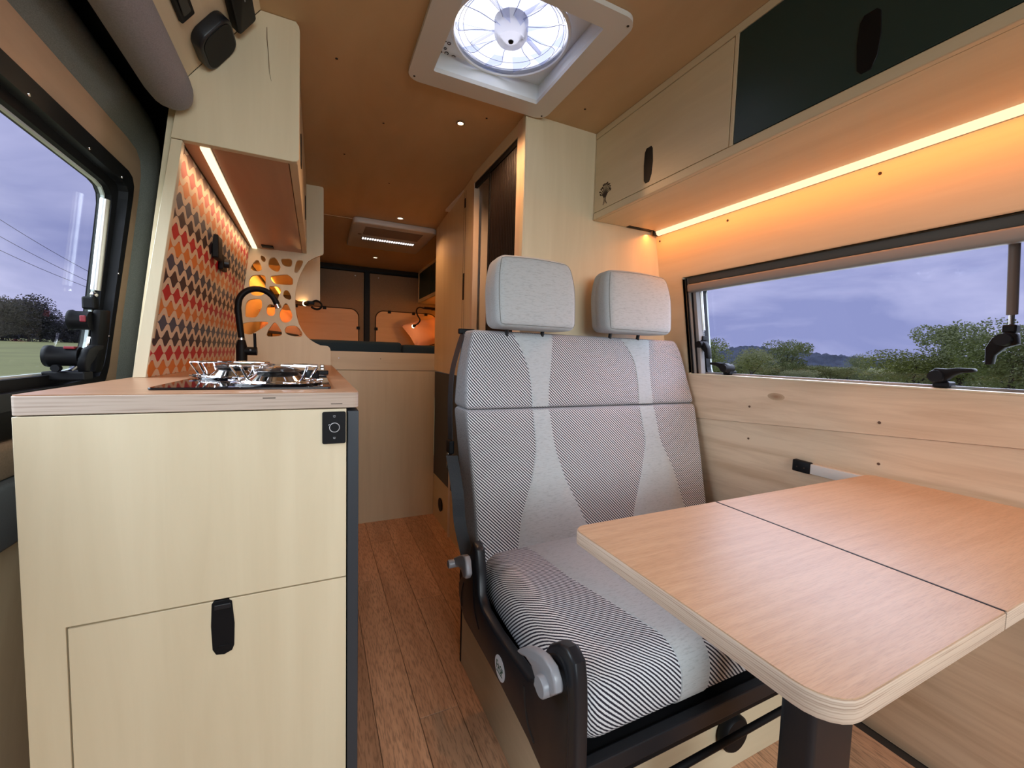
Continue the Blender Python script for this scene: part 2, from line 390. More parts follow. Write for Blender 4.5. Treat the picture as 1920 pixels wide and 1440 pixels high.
def tube_bm(bm, pts, r, n=8, closed=False, flat=None):
    P = [Vector(p) for p in pts]; m = len(P); rings = []
    up = Vector((0, 0, 1)); prev = None
    for i in range(m):
        if closed: t = P[(i+1) % m]-P[i-1]
        else: t = P[min(i+1, m-1)]-P[max(i-1, 0)]
        t.normalize()
        a = prev if prev is not None else (up if abs(t.z) < 0.9 else Vector((1, 0, 0)))
        s = t.cross(a)
        if s.length < 1e-4: s = t.cross(Vector((0, 1, 0)))
        s.normalize(); u = s.cross(t).normalized(); prev = u
        rr = r[i] if isinstance(r, (list, tuple)) else r
        fx, fy = flat if flat else (1, 1)
        rings.append([bm.verts.new(P[i]+(s*math.cos(2*PI*k/n)*fx+u*math.sin(2*PI*k/n)*fy)*rr) for k in range(n)])
    for i in range(m if closed else m-1):
        A, B = rings[i], rings[(i+1) % m]
        for k in range(n): bm.faces.new((A[k], A[(k+1) % n], B[(k+1) % n], B[k]))
    if not closed:
        bm.faces.new(list(reversed(rings[0]))); bm.faces.new(rings[-1])
def tube(name, pts, r, mat, parent=None, n=8, closed=False, smooth_k=0, flat=None):
    if smooth_k: pts = smoothpts(pts, smooth_k, closed)
    bm = bmesh.new(); tube_bm(bm, pts, r, n, closed, flat); bmesh.ops.recalc_face_normals(bm, faces=bm.faces)
    return link_mesh(name, from_bm(bm, name), mat, parent, True)
def lathe(name, prof, center, mat, parent=None, axis=(0, 0, 1), n=24, smooth=True, cap=True):
    """prof: (radius, height) list along axis from center"""
    ax = Vector(axis).normalized(); q = ax.to_track_quat('Z', 'Y'); V = []; F = []
    for r, h in prof:
        for k in range(n):
            a = 2*PI*k/n; V.append(Vector(center)+q @ Vector((r*math.cos(a), r*math.sin(a), h)))
    for i in range(len(prof)-1):
        for k in range(n): F.append((i*n+k, i*n+(k+1) % n, (i+1)*n+(k+1) % n, (i+1)*n+k))
    bm = bmesh.new(); vs = [bm.verts.new(v) for v in V]
    for f in F:
        bm.faces.new([vs[x] for x in f])
    if cap and prof[0][0] > 1e-6: bm.faces.new([vs[k] for k in range(n)])
    if cap and prof[-1][0] > 1e-6: bm.faces.new([vs[(len(prof)-1)*n+k] for k in range(n)])
    bmesh.ops.remove_doubles(bm, verts=bm.verts, dist=1e-6); bmesh.ops.recalc_face_normals(bm, faces=bm.faces)
    o = link_mesh(name, from_bm(bm, name), mat, parent, smooth)
    return o

# the van's side walls lean inwards as they rise
def xr(z): return 1.154 + 0.181*(1.51 - z)     # right wall, room face
def xl(z): return -0.47 + 0.13*(z - 0.96)      # sliding door, room face
CEIL = 1.794
def fr(off=0.0):
    return lambda p, a: (xr(p[1]) + a + off, p[0], p[1])
def fl(off=0.0):
    return lambda p, a: (xl(p[1]) + a + off, p[0], p[1])
# ================================================================== STRUCTURE
# floor: sub floor and vinyl planks
fl_root = sgroup('floor', (0.4, 0.5, 0), 'oak look vinyl plank floor')
box('subfloor', (-0.62, -1.7, -0.03), (1.50, 4.1, -0.0035), gap_m, fl_root)
pw = 0.1135; x = -0.607; row = 0; plank_me = {}
offs = [0.0, 0.55, 0.21, 0.78, 0.40, 0.93, 0.15, 0.63]
ends = {6: [0.60, 1.899-1.25, 1.899], 7: [1.68-1.3, 1.68], 8: [1.672-1.2, 1.672], 9: [1.312]}
xs0 = 0.261 - 8*pw
for i in range(18):
    xa = xs0 + i*pw
    if xa > 1.44 or xa + pw < -0.62: continue
    PL = 1.18; st = {7: 1.899, 8: 1.10, 6: 0.72, 9: 1.672, 10: 1.312, 11: 0.9}.get(i, offs[i % 8]*1.1)
    k0 = -3
    for k in range(-4, 3):
        y0 = st + k*PL; y1 = y0+PL
        y0 = max(y0, -1.7); y1 = min(y1, 2.62)
        if y1-y0 < 0.05: continue
        box('plank', (xa+0.0006, y0+0.0006, -0.004), (xa+pw-0.0006, y1-0.0006, 0), oak, fl_root, 0.0008, 1)

# ceiling with the roof vent opening
HX0, HX1, HY0, HY1 = 0.262, 0.618, 0.815, 1.175
cv = [(-0.115, -1.7), (0.95, -1.7), (0.95, 2.62), (-0.115, 2.62)]
hol = [(HX0, HY0), (HX1, HY0), (HX1, HY1), (HX0, HY1)]
ceil = holed('ceiling', cv, [hol], lambda p, a: (p[0], p[1], a), CEIL, CEIL+0.02, ceil_m); struct(ceil, 'brown plywood ceiling')
c2 = box('ceiling', (-0.45, 2.622, CEIL-0.002), (1.15, 4.05, CEIL+0.02), ceil_m); struct(c2)
c3 = box('ceiling', (-0.45, -1.7, CEIL+0.021), (1.25, 4.05, CEIL+0.03), gap_m)
# replace the blanket above with one that keeps the vent shaft open
bpy.data.objects.remove(c3)
for q, (a, b, c_, d) in enumerate(((-0.45, -0.116, -1.7, 2.62), (0.951, 1.25, -1.7, 2.62))):
    o = box('ceiling', (a, c_, CEIL), (b, d, CEIL+0.02), ceil_m); struct(o)
for q, (px, py) in enumerate(((0.205, 1.50), (0.50, 1.31), (0.05, 1.24), (0.75, 1.12), (0.10, 1.8), (0.30, 2.0))):
    lathe('screw_cap', [(0.0, 0), (0.0035, 0), (0.0035, 0.001), (0.0, 0.001)], (px, py, CEIL-0.001), gap_m, ceil, n=8)

# right wall: boards around the window opening
WY0, WY1, WZ0, WZ1 = 0.275, 1.112, 0.981, 1.326
wr = sgroup('wall_right', (1.3, 0.5, 0), 'maple boarded van side wall')
def rpoly(name, pts, t, mat, off=0.0, bev=0.0):
    return prism(name, pts, None, 0.0, t, mat, wr, bev, 1, fn=lambda p, a: (xr(p[1])+off+a, p[0], p[1]))
rpoly('board', [(-1.7, WZ1), (1.24, WZ1), (1.24, 1.80), (-1.7, 1.80)], 0.012, maple_y)                 # above the window
rpoly('board', [(WY1, WZ0-0.02), (1.24, WZ0-0.02), (1.24, WZ1), (WY1, WZ1)], 0.012, maple_y)            # behind the window
rpoly('board', [(-1.7, WZ0-0.02), (WY0, WZ0-0.02), (WY0, WZ1), (-1.7, WZ1)], 0.012, maple_y)
up = rpoly('board', [(-1.7, 0.925), (0.305, 0.875), (1.06, 0.823), (1.24, 0.812), (1.24, WZ0), (-1.7, WZ0)], 0.016, knotty, -0.004)
lo = rpoly('board', [(-1.7, 0.0), (1.24, 0.0), (1.24, 0.811), (1.06, 0.822), (0.305, 0.874), (-1.7, 0.924)], 0.012, knotty, 0.0)
prism('sill_edge', [(WY0-0.0, WZ0), (WY1, WZ0), (WY1, WZ0+0.004), (WY0, WZ0+0.004)], None, -0.006, 0.075, maple_y, wr, fn=lambda p, a: (xr(p[1])+a, p[0], p[1]))
for y, z in ((0.877, 0.889), (0.535, 0.891), (0.89, 0.781), (0.539, 0.784), (0.92, 1.470), (0.532, 1.468), (1.203, 1.472), (1.18, 0.88), (0.42, 0.66)):
    lathe('screw_cap', [(0.0, 0), (0.0035, 0), (0.0035, 0.0012), (0.0, 0.0012)], (xr(z)-0.0052 if z > 0.82 and z < 0.97 else xr(z)-0.0011, y, z), gap_m if z > 1 else plain('screw_cap_brown', (0.12, 0.06, 0.035), 0.5), wr, axis=(1, 0, 0.18), n=10)
# knot figures let into the upper board
for (y, z, ry, rz) in ((0.790, 0.930, 0.026, 0.011), (0.60, 0.66, 0.008, 0.004)):
    off = -0.0043 if z > 0.83 else -0.0004
    for q in range(4):
        s = 1-q*0.24
        m = plain('knot_ring_%d' % q, (0.52-0.05*q, 0.36-0.05*q, 0.22-0.035*q), 0.5) if ('knot_ring_%d' % q) not in MATS else MATS['knot_ring_%d' % q]
        raw('knot', [(xr(z+rz*s*math.sin(a))+off-0.0002*q, y+ry*s*math.cos(a), z+rz*s*math.sin(a)) for a in [2*PI*i/20 for i in range(20)]], [tuple(range(20))], m, wr)

# outer skin (steel side) behind the boards so nothing leaks in
sk = prism('wall_right', [(-1.7, -0.05), (1.24, -0.05), (1.24, WZ0-0.03), (-1.7, WZ0-0.03)], None, 0.013, 0.07, gap_m, None, fn=lambda p, a: (xr(p[1])+a, p[0], p[1])); struct(sk)
# steel reveal round the right window
# ---- right window: window_1
w1 = sgroup('window_1', (1.28, 0.7, WZ0), 'wide hinged acrylic window in the right wall')
F1 = lambda p, a: (xr(p[1])+a, p[0], p[1])
def ring_r(name, y0, z0, y1, z1, r, wd, a0, a1, mat, par, r2=None):
    ringprism(name, rrect(y0, z0, y1, z1, r), rrect(y0+wd, z0+wd, y1-wd, z1-wd, max(0.002, (r2 if r2 is not None else r-wd))), F1, a0, a1, mat, par)
ring_r('reveal', WY0-0.004, WZ0-0.002, WY1+0.004, WZ1+0.004, 0.006, 0.004, 0.0, 0.06, maple_y, w1, 0.004)
alum_w = plain('grey_blind_rail', (0.25, 0.235, 0.22), 0.5)
# blind guide channels down each side
for y, s in ((WY1-0.004, -1), (WY0+0.004, 1)):
    for (o, wd, a0, a1, mt) in ((0.000, 0.006, 0.010, 0.030, black), (0.006, 0.006, 0.012, 0.034, alum_w), (0.013, 0.005, 0.020, 0.040, black), (0.018, 0.013, 0.022, 0.045, alum_w)):
        ya, yb = y+s*o, y+s*(o+wd)
        prism('blind_guide', [(min(ya, yb), WZ0+0.004), (max(ya, yb), WZ0+0.004), (max(ya, yb), WZ1-0.002), (min(ya, yb), WZ1-0.002)], None, a0, a1, mt, w1, 0.001, 1, fn=F1)
# blind cassette along the top
prism('blind_cassette', [(WY0+0.004, WZ1-0.024), (WY1-0.01, WZ1-0.024), (WY1-0.01, WZ1-0.001), (WY0+0.004, WZ1-0.001)], None, 0.012, 0.05, plain('cassette_dark_grey', (0.085, 0.075, 0.065), 0.6), w1, 0.003, 2, fn=F1)  # cassette in one even dark grey
prism('blind_bar', [(WY0+0.006, WZ1-0.052), (WY1-0.012, WZ1-0.052), (WY1-0.012, WZ1-0.024), (WY0+0.006, WZ1-0.024)], None, 0.004, 0.03, alum_w, w1, 0.006, 3, fn=F1)
ring_r('outer_frame', WY0-0.006, WZ0-0.045, WY1+0.006, WZ1+0.01, 0.05, 0.038, 0.055, 0.075, black, w1, 0.035)
prism('sill_rubber', [(WY0, WZ0+0.001), (WY1, WZ0+0.001), (WY1, WZ0+0.010), (WY0, WZ0+0.010)], None, 0.045, 0.07, alum_w, w1, 0.002, 1, fn=F1)
prism('pane', rrect(WY0+0.010, WZ0-0.022, WY1-0.026, WZ1, 0.05, 6), None, 0.082, 0.085, pane_m, w1, fn=F1)
ring_r('pane_rim', WY0+0.010, WZ0-0.022, WY1-0.026, WZ1, 0.05, 0.0035, 0.080, 0.087, plain('frosted_acrylic_rim', (0.62, 0.68, 0.66), 0.3), w1)
def latch_r(y, z, d, ang):
    """window latch: round hub, hooked lever, foot"""
    L = w1
    hub = Vector((xr(z)+0.045, y, z))
    pts = [(0.0, -0.014), (0.012, -0.016), (0.017, -0.004), (0.016, 0.010), (0.006, 0.018), (-0.012, 0.017), (-0.030, 0.020), (-0.055, 0.019), (-0.055, 0.011), (-0.034, 0.009), (-0.022, 0.002), (-0.012, -0.008)]
    ca, sa = math.cos(ang), math.sin(ang)
    P = [((p[0]*d*ca-p[1]*sa)+y, (p[0]*d*sa+p[1]*ca)+z) for p in pts]
    o = prism('latch', P, None, 0.022, 0.045, black, L, 0.003, 2, fn=F1)
    lathe('latch_hub', [(0.0, -0.03), (0.013, -0.03), (0.015, -0.02), (0.015, 0.012), (0.0, 0.012)], (xr(z)+0.045, y+0.004*d, z), black, L, (1, 0, 0), 18)
latch_r(0.985, 1.008, -1, 0); box('latch_foot', (xr(1)+0.035, 0.970, WZ0+0.005), (xr(1)+0.072, 0.997, 1.0), black, w1, 0.003)
latch_r(0.437, 1.012, 1, 0); box('latch_foot', (xr(1)+0.035, 0.424, WZ0+0.005), (xr(1)+0.072, 0.452, 1.0), black, w1, 0.003)
for (y, d) in ((1.082, 1), (0.338, -1)):
    s = -d
    tube('strut', [(xr(1.29)+0.05, y, 1.29), (xr(1.14)+0.050, y, 1.142)], 0.0085, plain('strut_grey', (0.20, 0.17, 0.15), 0.4) if d < 0 else alum, w1, 12)
    tube('strut_rod', [(xr(1.142)+0.05, y, 1.145), (xr(1.12)+0.05, y, 1.118)], 0.004, chrome, w1, 8)
    box('strut_joint', (xr(1.11)+0.036, y-0.010, 1.105), (xr(1.11)+0.060, y+0.010, 1.122), black, w1, 0.003)
    # down-hooked lever at the strut foot, pointing into the pane
    q = -1 if d > 0 else 1
    P = [(y-q*0.012, 1.104), (y+q*0.004, 1.107), (y+q*0.022, 1.095), (y+q*0.031, 1.075), (y+q*0.031, 1.040), (y+q*0.021, 1.040), (y+q*0.018, 1.060), (y+q*0.004, 1.076), (y-q*0.014, 1.082)]
    prism('strut_lever', P, None, 0.03, 0.052, black, w1, 0.003, 2, fn=F1)
    lathe('latch_hub', [(0.0, -0.028), (0.012, -0.028), (0.013, -0.018), (0.013, 0.010), (0.0, 0.010)], (xr(1.09)+0.045, y+q*0.004, 1.091), black, w1, (1, 0, 0), 16)

# bathroom cubicle: partition behind the bench, aisle wall with the opening
wp = sgroup('wall_rear', (0.9, 1.22, 0), 'maple partition behind the bench')
prism('board', [(0.600, 0.0), (xr(0)+0.01, 0.0), (xr(1.8)+0.01, 1.80), (0.600, 1.80)], 'y', 1.221, 1.239, maple_v, wp)
prism('board_edge', [(0.597, 0.93), (0.604, 0.93), (0.604, CEIL-0.001), (0.597, CEIL-0.001)], 'y', 1.219, 1.243, maple_v, wp, 0.002, 1)
wb = sgroup('wall_bathroom', (0.64, 1.7, 0), 'shower cubicle wall along the aisle')
pinkw = wood('jamb_maple', (0.72, 0.58, 0.44), (0.62, 0.48, 0.35), (3, 3, 0.2), 9, 0.4)
box('jamb', (0.601, 1.241, 0.0), (0.619, 1.285, CEIL), pinkw, wb)
box('header', (0.604, 1.2855, 1.752), (0.622, 1.722, CEIL), maple_y, wb)
prism('jamb', [(0.604, 1.708), (0.628, 1.708), (0.634, 1.745), (0.608, 1.745)], 'z', 0.0, CEIL-0.0005, pinkw, wb)
prism('panel', [(0.609, 1.747), (0.634, 1.747), (0.694, 2.573), (0.670, 2.573)], 'z', 0.925, CEIL-0.0005, maple_v, wb)
prism('panel', [(0.672, 1.747), (0.69, 1.747), (0.694, 2.573), (0.676, 2.573)], 'z', 0.27, 0.915, charcoal, wb)
prism('panel', [(0.674, 1.300), (0.692, 1.300), (0.694, 2.573), (0.676, 2.573)], 'z', 0.0, 0.268, maple_y, wb)
box('panel', (0.662, 1.243, 0.272), (0.68, 1.745, 0.915), charcoal, wb)
lathe('floor_vent', [(0.0, 0), (0.036, 0), (0.040, 0.004), (0.040, 0.006), (0.0, 0.006)], (0.6745, 2.385, 0.125), black, wb, (-1, 0, 0), 24)
box('rear_panel', (0.676, 2.575, 0.90), (xr(1.2), 2.592, CEIL-0.003), maple_v, wb)
# recessed pull and seam of the tall cupboard door
def cfx(y): return 0.609+(y-1.747)*(0.670-0.609)/(2.573-1.747)
tk = thing('cupboard_pull', 'slim black recessed pull on the tall maple cupboard by the shower opening', 'handle', (cfx(1.87), 1.87, 1.28))
prism('plate', rrect(1.857, 1.283, 1.878, 1.405, 0.006), None, -0.0015, 0.004, black, tk, fn=lambda p, a: (cfx(p[0])+a, p[0], p[1]))
lathe('screw', [(0.0, 0), (0.0015, 0), (0.0, 0.001)], (cfx(1.868)-0.003, 1.868, 1.385), chrome, tk, (-1, 0, 0), 8)
tk2 = prism('cupboard_catch', rrect(1.857, 1.700, 1.874, 1.742, 0.005), None, -0.0015, 0.004, black, None, fn=lambda p, a: (cfx(p[0])+a, p[0], p[1]))
tag(tk2, 'small black catch high up on the tall maple cupboard', 'catch')
for y in (1.853, 1.883):
    prism('door_seam', [(y, 0.93), (y+0.0025, 0.93), (y+0.0025, CEIL-0.02), (y, CEIL-0.02)], None, -0.0006, 0.001, gap_m, wb, fn=lambda p, a: (cfx(p[0])+a, p[0], p[1]))
# cubicle lining
showerw = plain('white_shower_lining', (0.80, 0.76, 0.72), 0.35)
box('lining', (0.665, 2.20, 0.0), (1.30, 2.21, CEIL), showerw, wb)
box('lining', (1.10, 1.245, 0.0), (1.11, 2.20, CEIL), showerw, wb)
box('lining', (0.62, 1.2412, CEIL-0.012), (1.2, 2.2, CEIL-0.001), showerw, wb)
box('lining', (0.635, 1.760, 0.0), (1.10, 1.768, CEIL-0.013), showerw, wb)
# tambour door, half drawn
td = thing('tambour_door', 'black ribbed roller door half drawn across the shower opening', 'sliding door', (0.61, 1.4, 0.02))
for i in range(17):
    y = 1.288 + i*0.0142
    box('slat', (0.6065, y, 0.02), (0.6165, y+0.0128, 1.728), plain('tambour_black', (0.008, 0.005, 0.004), 0.45, spec=0.2) if i == 0 else MATS['tambour_black'], td, 0.003, 2)
box('edge_bar', (0.605, 1.530, 0.02), (0.618, 1.546, 1.728), black, td, 0.002)
box('top_track', (0.6055, 1.288, 1.730), (0.6175, 1.705, 1.750), black, td, 0.001)

# left side: sliding door (door_1) with its window (window_2)
d1 = sgroup('door_1', (-0.45, 1.0, 0), 'sliding side door with wood lining')
WINN = [(0.34, 1.408), (1.285, 1.405), (1.300, 1.402), (1.312, 1.392), (1.315, 1.375), (1.315, 1.26), (1.315, 1.09), (1.313, 1.01), (1.308, 0.980), (1.290, 0.955), (1.133, 0.945), (0.34, 0.938)]
winouter = [(0.30, 1.438), (1.300, 1.438), (1.325, 1.432), (1.340, 1.415), (1.343, 1.39), (1.341, 1.26), (1.337, 1.09), (1.336, 0.975), (1.328, 0.945), (1.300, 0.925), (1.133, 0.915), (0.30, 0.905)]
glassl = [(0.36, 1.393), (1.235, 1.387), (1.262, 1.383), (1.280, 1.371), (1.288, 1.35), (1.291, 1.28), (1.295, 1.13), (1.293, 1.030), (1.285, 0.995), (1.262, 0.972), (1.20, 0.966), (0.36, 0.960)]
woodl = [(0.20, 1.517), (1.300, 1.513), (1.355, 1.508), (1.385, 1.492), (1.400, 1.460), (1.404, 1.40), (1.405, 1.276), (1.405, 1.093), (1.413, 0.955), (1.43, 0.80), (1.43, 0.60), (0.20, 0.60)]
feltl = [(0.16, 1.625), (1.330, 1.625), (1.40, 1.622), (1.450, 1.608), (1.480, 1.575), (1.489, 1.53), (1.492, 1.47), (1.508, 1.299), (1.519, 1.101), (1.524, 0.80), (1.524, 0.50), (0.16, 0.50)]
blackl = [(0.12, 1.672), (1.380, 1.672), (1.45, 1.672), (1.500, 1.668), (1.540, 1.650), (1.552, 1.62), (1.555, 1.55), (1.556, 1.304), (1.56, 1.10), (1.56, 0.80), (1.56, 0.45), (0.12, 0.45)]
sd_wood = wood('door_lining_wood', (0.66, 0.46, 0.30), (0.56, 0.38, 0.24), (3, 0.4, 3), 8, 0.5)
ringprism('lining_panel', woodl, winouter, fl(), -0.02, 0.0, sd_wood, d1)
prism('lower_trim', [(0.2, 0.862), (1.43, 0.862), (1.43, 0.918), (0.2, 0.910)], None, -0.01, 0.008, black, d1, 0.003, 1, fn=fl())
prism('lower_felt', [(0.2, 0.795), (1.43, 0.795), (1.43, 0.860), (0.2, 0.860)], None, -0.01, 0.012, taupe, d1, 0.004, 2, fn=fl())
prism('lower_pocket', [(0.2, 0.675), (1.43, 0.675), (1.43, 0.793), (0.2, 0.793)], None, -0.01, 0.03, plain('blue_grey_cloth', (0.10, 0.115, 0.13), 0.95, bump=0.3, nscale=300), d1, 0.008, 3, fn=fl())
prism('lower_panel', [(0.2, 0.02), (1.43, 0.02), (1.43, 0.67), (0.2, 0.67)], None, -0.02, 0.004, maple_v, d1, 0.0, fn=fl())
# felt surround with a rounded section, rubber seal
def band(name, A, B, hs, mat, par):
    """strip between two loops with a raised section, heights hs from A to B"""
    n = len(A); V = []; F = []; m = len(hs)
    for j, h in enumerate(hs):
        t = j/(m-1)
        for a, b in zip(A, B):
            p = (a[0]*(1-t)+b[0]*t, a[1]*(1-t)+b[1]*t); V.append((xl(p[1])+h, p[0], p[1]))
    for j in range(m-1):
        for i in range(n-1): F.append((j*n+i, j*n+i+1, (j+1)*n+i+1, (j+1)*n+i))
    return raw(name, V, F, mat, par, True)
band('felt_surround', woodl[:-1], feltl[:-1], [-0.002, 0.012, 0.020, 0.022, 0.018, 0.008, -0.03], felt, d1)
band('door_seal', feltl[:-1], blackl[:-1], [-0.04, -0.025, -0.02, -0.012, -0.03], black, d1)
# van side behind the kitchen and forward of the window
for nm, pts in (('wall_left', [(1.50, 0.0), (4.05, 0.0), (4.05, 1.85), (1.50, 1.85)]), ('wall_left', [(-1.7, 0.0), (0.36, 0.0), (0.36, 1.85), (-1.7, 1.85)]), ('wall_left', [(0.36, 1.45), (1.50, 1.45), (1.50, 1.85), (0.36, 1.85)]), ('wall_left', [(0.36, -0.02), (1.50, -0.02), (1.50, 0.91), (0.36, 0.91)])):
    struct(prism(nm, pts, None, -0.07, -0.05, gap_m, None, fn=fl()))
w2 = sgroup('window_2', (-0.46, 0.9, 0.92), 'hinged acrylic window of the sliding door')
ringprism('frame', winouter, WINN, fl(), -0.03, 0.010, blackm, w2)
ringprism('inner_frame', WINN, glassl, fl(), -0.035, -0.008, black, w2)
prism('pane', glassl, None, -0.028, -0.025, pane_m, w2, fn=fl())
g2 = [(1.5*(p[0]-0.8)*0.66+0.8, p[1]) for p in glassl]
ringprism('pane_rim', glassl, [(p[0]-0.004 if p[0] > 0.5 else p[0]+0.004, p[1]-0.004 if p[1] > 1.2 else p[1]+0.004) for p in glassl], fl(), -0.025, -0.019, MATS['frosted_acrylic_rim'], w2)
for y, z in ((0.93, 1.412), (1.12, 1.412), (1.27, 1.412), (1.318, 1.20), (1.312, 1.05)):
    lathe('screw', [(0.0, 0), (0.0035, 0), (0.003, 0.0015), (0.0, 0.002)], (xl(z)+0.010, y, z), chrome, w2, (1, 0, 0), 10)
tube('strut', [(xl(1.35)-0.003, 1.243, 1.350), (xl(1.16)-0.003, 1.250, 1.150)], 0.009, alum, w2, 12)
lathe('strut_ball', [(0.0, 0.008), (0.006, 0.005), (0.008, 0), (0.006, -0.005), (0.0, -0.008)], (xl(1.14)-0.003, 1.251, 1.140), chrome, w2, (0, 0, 1), 12)
box('strut_joint', (xl(1.12)-0.018, 1.236, 1.106), (xl(1.12)+0.004, 1.262, 1.134), black, w2, 0.004)
# latch on the rear stile
prism('latch', [(1.222, 1.105), (1.272, 1.108), (1.280, 1.06), (1.276, 0.99), (1.268, 0.965), (1.238, 0.965), (1.232, 1.02), (1.226, 1.06)], None, 0.008, 0.022, black, w2, 0.004, 2, fn=fl())
lathe('latch_hub', [(0.0, 0), (0.021, 0), (0.022, 0.005), (0.020, 0.009), (0.020, 0.034), (0.0, 0.034)], (xl(1.08)-0.024, 1.218, 1.080), black, w2, (1, 0, 0), 20)
box('red_button', (xl(1.085)-0.002, 1.1955, 1.076), (xl(1.085)+0.008, 1.200, 1.090), red_p, w2, 0.002)
tube('bowden_pull', [(xl(1.04)+0.002, 1.242, 1.045), (xl(1.02)+0.002, 1.238, 1.022), (xl(1.0)+0.002, 1.222, 1.0), (xl(0.985)+0.002, 1.200, 0.982), (xl(0.975)+0.002, 1.178, 0.972)], 0.0035, chrome, w2, 8, smooth_k=4)
# latch on the lower rail
yb = 1.135
prism('latch', [(1.205, 1.028), (1.165, 1.027), (1.140, 1.018), (1.130, 1.0), (1.132, 0.985), (1.140, 0.972), (1.156, 0.972), (1.160, 0.988), (1.172, 0.998), (1.185, 1.015), (1.205, 1.019)], None, 0.028, 0.042, black, w2, 0.003, 2, fn=fl())
lathe('latch_hub', [(0.0, 0), (0.021, 0), (0.022, 0.004), (0.022, 0.009), (0.0195, 0.012), (0.0195, 0.052), (0.0, 0.052)], (xl(1.0)-0.024, 1.148, 1.003), black, w2, (1, 0, 0), 22)
box('red_button', (xl(1.0)+0.008, 1.132, 1.0185), (xl(1.0)+0.024, 1.150, 1.0235), red_p, w2, 0.001)
box('latch_foot', (xl(0.96)-0.02, 1.128, 0.955), (xl(0.96)+0.045, 1.165, 0.973), black, w2, 0.003)
lathe('foot_knob', [(0, 0), (0.007, 0), (0.007, 0.012), (0, 0.012)], (xl(0.97)+0.004, 1.130, 0.980), black, w2, (0, -1, 0), 12)

# ---- rear of the van
insert_w = wood('insert_wood', (0.64, 0.42, 0.25), (0.54, 0.34, 0.19), (0.3, 3, 3), 8, 0.5)
wz = sgroup('wall_end', (0.4, 4.0, 0), 'rear doors lined in taupe carpet')
box('lining', (-0.60, 4.02, 0.6), (1.40, 4.06, 1.90), gap_m, wz)
for nm, x0, x1 in (('door_2', -0.40, 0.388), ('door_3', 0.436, 1.16)):
    d = sgroup(nm, ((x0+x1)/2, 4.0, 0.9), 'rear door leaf with taupe lining')
    box('door_lining', (x0, 3.985, 0.9), (x1, 4.019, 1.735), taupe, d, 0.006)
    lathe('hinge_screw', [(0, 0), (0.006, 0), (0.004, 0.004), (0, 0.004)], ((x1-0.075 if nm == 'door_2' else x0+0.075), 3.985, 1.700), alum, d, (0, -1, 0), 8)
    ix0, ix1 = (-0.33, 0.338) if nm == 'door_2' else (0.490, 1.045)
    prism('window_insert', rrect(ix0, 0.80, ix1, 1.402, 0.07, 8), 'y', 3.972, 3.984, insert_w, d, 0.002, 1)
    ringprism('insert_rim', rrect(ix0-0.008, 0.79, ix1+0.008, 1.410, 0.075, 8), rrect(ix0, 0.80, ix1, 1.402, 0.07, 8), lambda p, a: (p[0], a, p[1]), 3.976, 3.984, gap_m, d)
    for (cx, cz) in (((ix0+ix1)/2+0.06, 1.400), ((ix1 if nm == 'door_2' else ix0), 1.24), ((ix0+ix1)/2-0.16, 1.400)) + (((ix1-0.1, 1.400),) if nm == 'door_3' else ()):
        box('clip', (cx-0.014, 3.962, cz-0.014), (cx+0.014, 3.973, cz+0.012), black, d, 0.003)
box('trim_1', (-0.42, 3.97, 1.738), (1.10, 3.984, 1.752), black)
struct(bpy.data.objects['trim_1'])
struct(box('trim_2', (0.392, 3.968, 0.9), (0.432, 3.984, 1.737), black))
# rear side walls
rl = sgroup('wall_rear_left', (-0.35, 3.2, 0.9), 'lined wall left of the bed')
prism('board', [(2.23, 0.0), (3.98, 0.0), (3.98, 1.80), (2.23, 1.80)], None, 0.06, 0.075, maple_y, rl, fn=fl())
rr = sgroup('wall_rear_right', (1.2, 3.2, 0.9), 'lined wall right of the bed')
prism('board', [(2.60, 0.0), (3.98, 0.0), (3.98, 1.80), (2.60, 1.80)], None, 0.0, 0.015, maple_y, rr, fn=F1)

# ================================================================== KITCHEN
KX0, KX1, KY0, KY1 = -0.364, 0.0665, 0.766, 2.19
kc = thing('kitchen_cabinet', 'pale maple kitchen cabinet below the worktop with a slanted lower door', 'cabinet', (-0.15, 1.4, 0))
# end panel in two pieces: the fixed upper part and the slanted door cut out of it
x0, x1 = KX0+0.002, 0.0465
slx, slz0, slz1 = -0.305, 0.632, 0.634
DX0 = -0.3175
prism('end_panel', [(x0, 0.0), (DX0-0.002, 0.0), (DX0-0.002, 0.632), (x1, 0.632), (x1, 0.931), (x0, 0.931)], 'y', KY0, KY0+0.018, maple_v, kc, 0.0006, 1)
dr = prism('door', [(DX0, 0.0), (x1, 0.0), (x1, 0.6295), (DX0, 0.6295)], 'y', KY0, KY0+0.018, maple_v, kc, 0.0008, 1)
box('joint_backing', (x0+0.02, KY0+0.0185, 0.0), (x1-0.001, KY0+0.03, 0.93), gap_m, kc)
# recessed oval pull in the door
hp = [(-0.1525, 0.555), (-0.150, 0.630), (-0.145, 0.6345)]
prism('pull', [(-0.1505, 0.6260), (-0.1480, 0.630), (-0.128, 0.630), (-0.1235, 0.626), (-0.1205, 0.588), (-0.1215, 0.552), (-0.1245, 0.544), (-0.135, 0.5395), (-0.146, 0.5415), (-0.1505, 0.551), (-0.1520, 0.590)], 'y', KY0-0.0015, KY0+0.004, black, dr, 0.0008, 1)
box('pull_lip', (-0.147, KY0-0.004, 0.6165), (-0.125, KY0-0.001, 0.6245), blackm, dr, 0.001)
prism('pull_tab', [(-0.145, 0.5475), (-0.125, 0.5475), (-0.128, 0.556), (-0.142, 0.556)], 'y', KY0-0.0025, KY0-0.001, black, dr, 0.0006, 1)
box('carcass', (KX0+0.01, KY0+0.031, 0.02), (0.045, KY1, 0.930), maple_y, kc)
box('drawer_front', (0.0485, KY0-0.001, 0.02), (0.0665, 1.22, 0.927), charcoal, kc, 0.0008, 1)
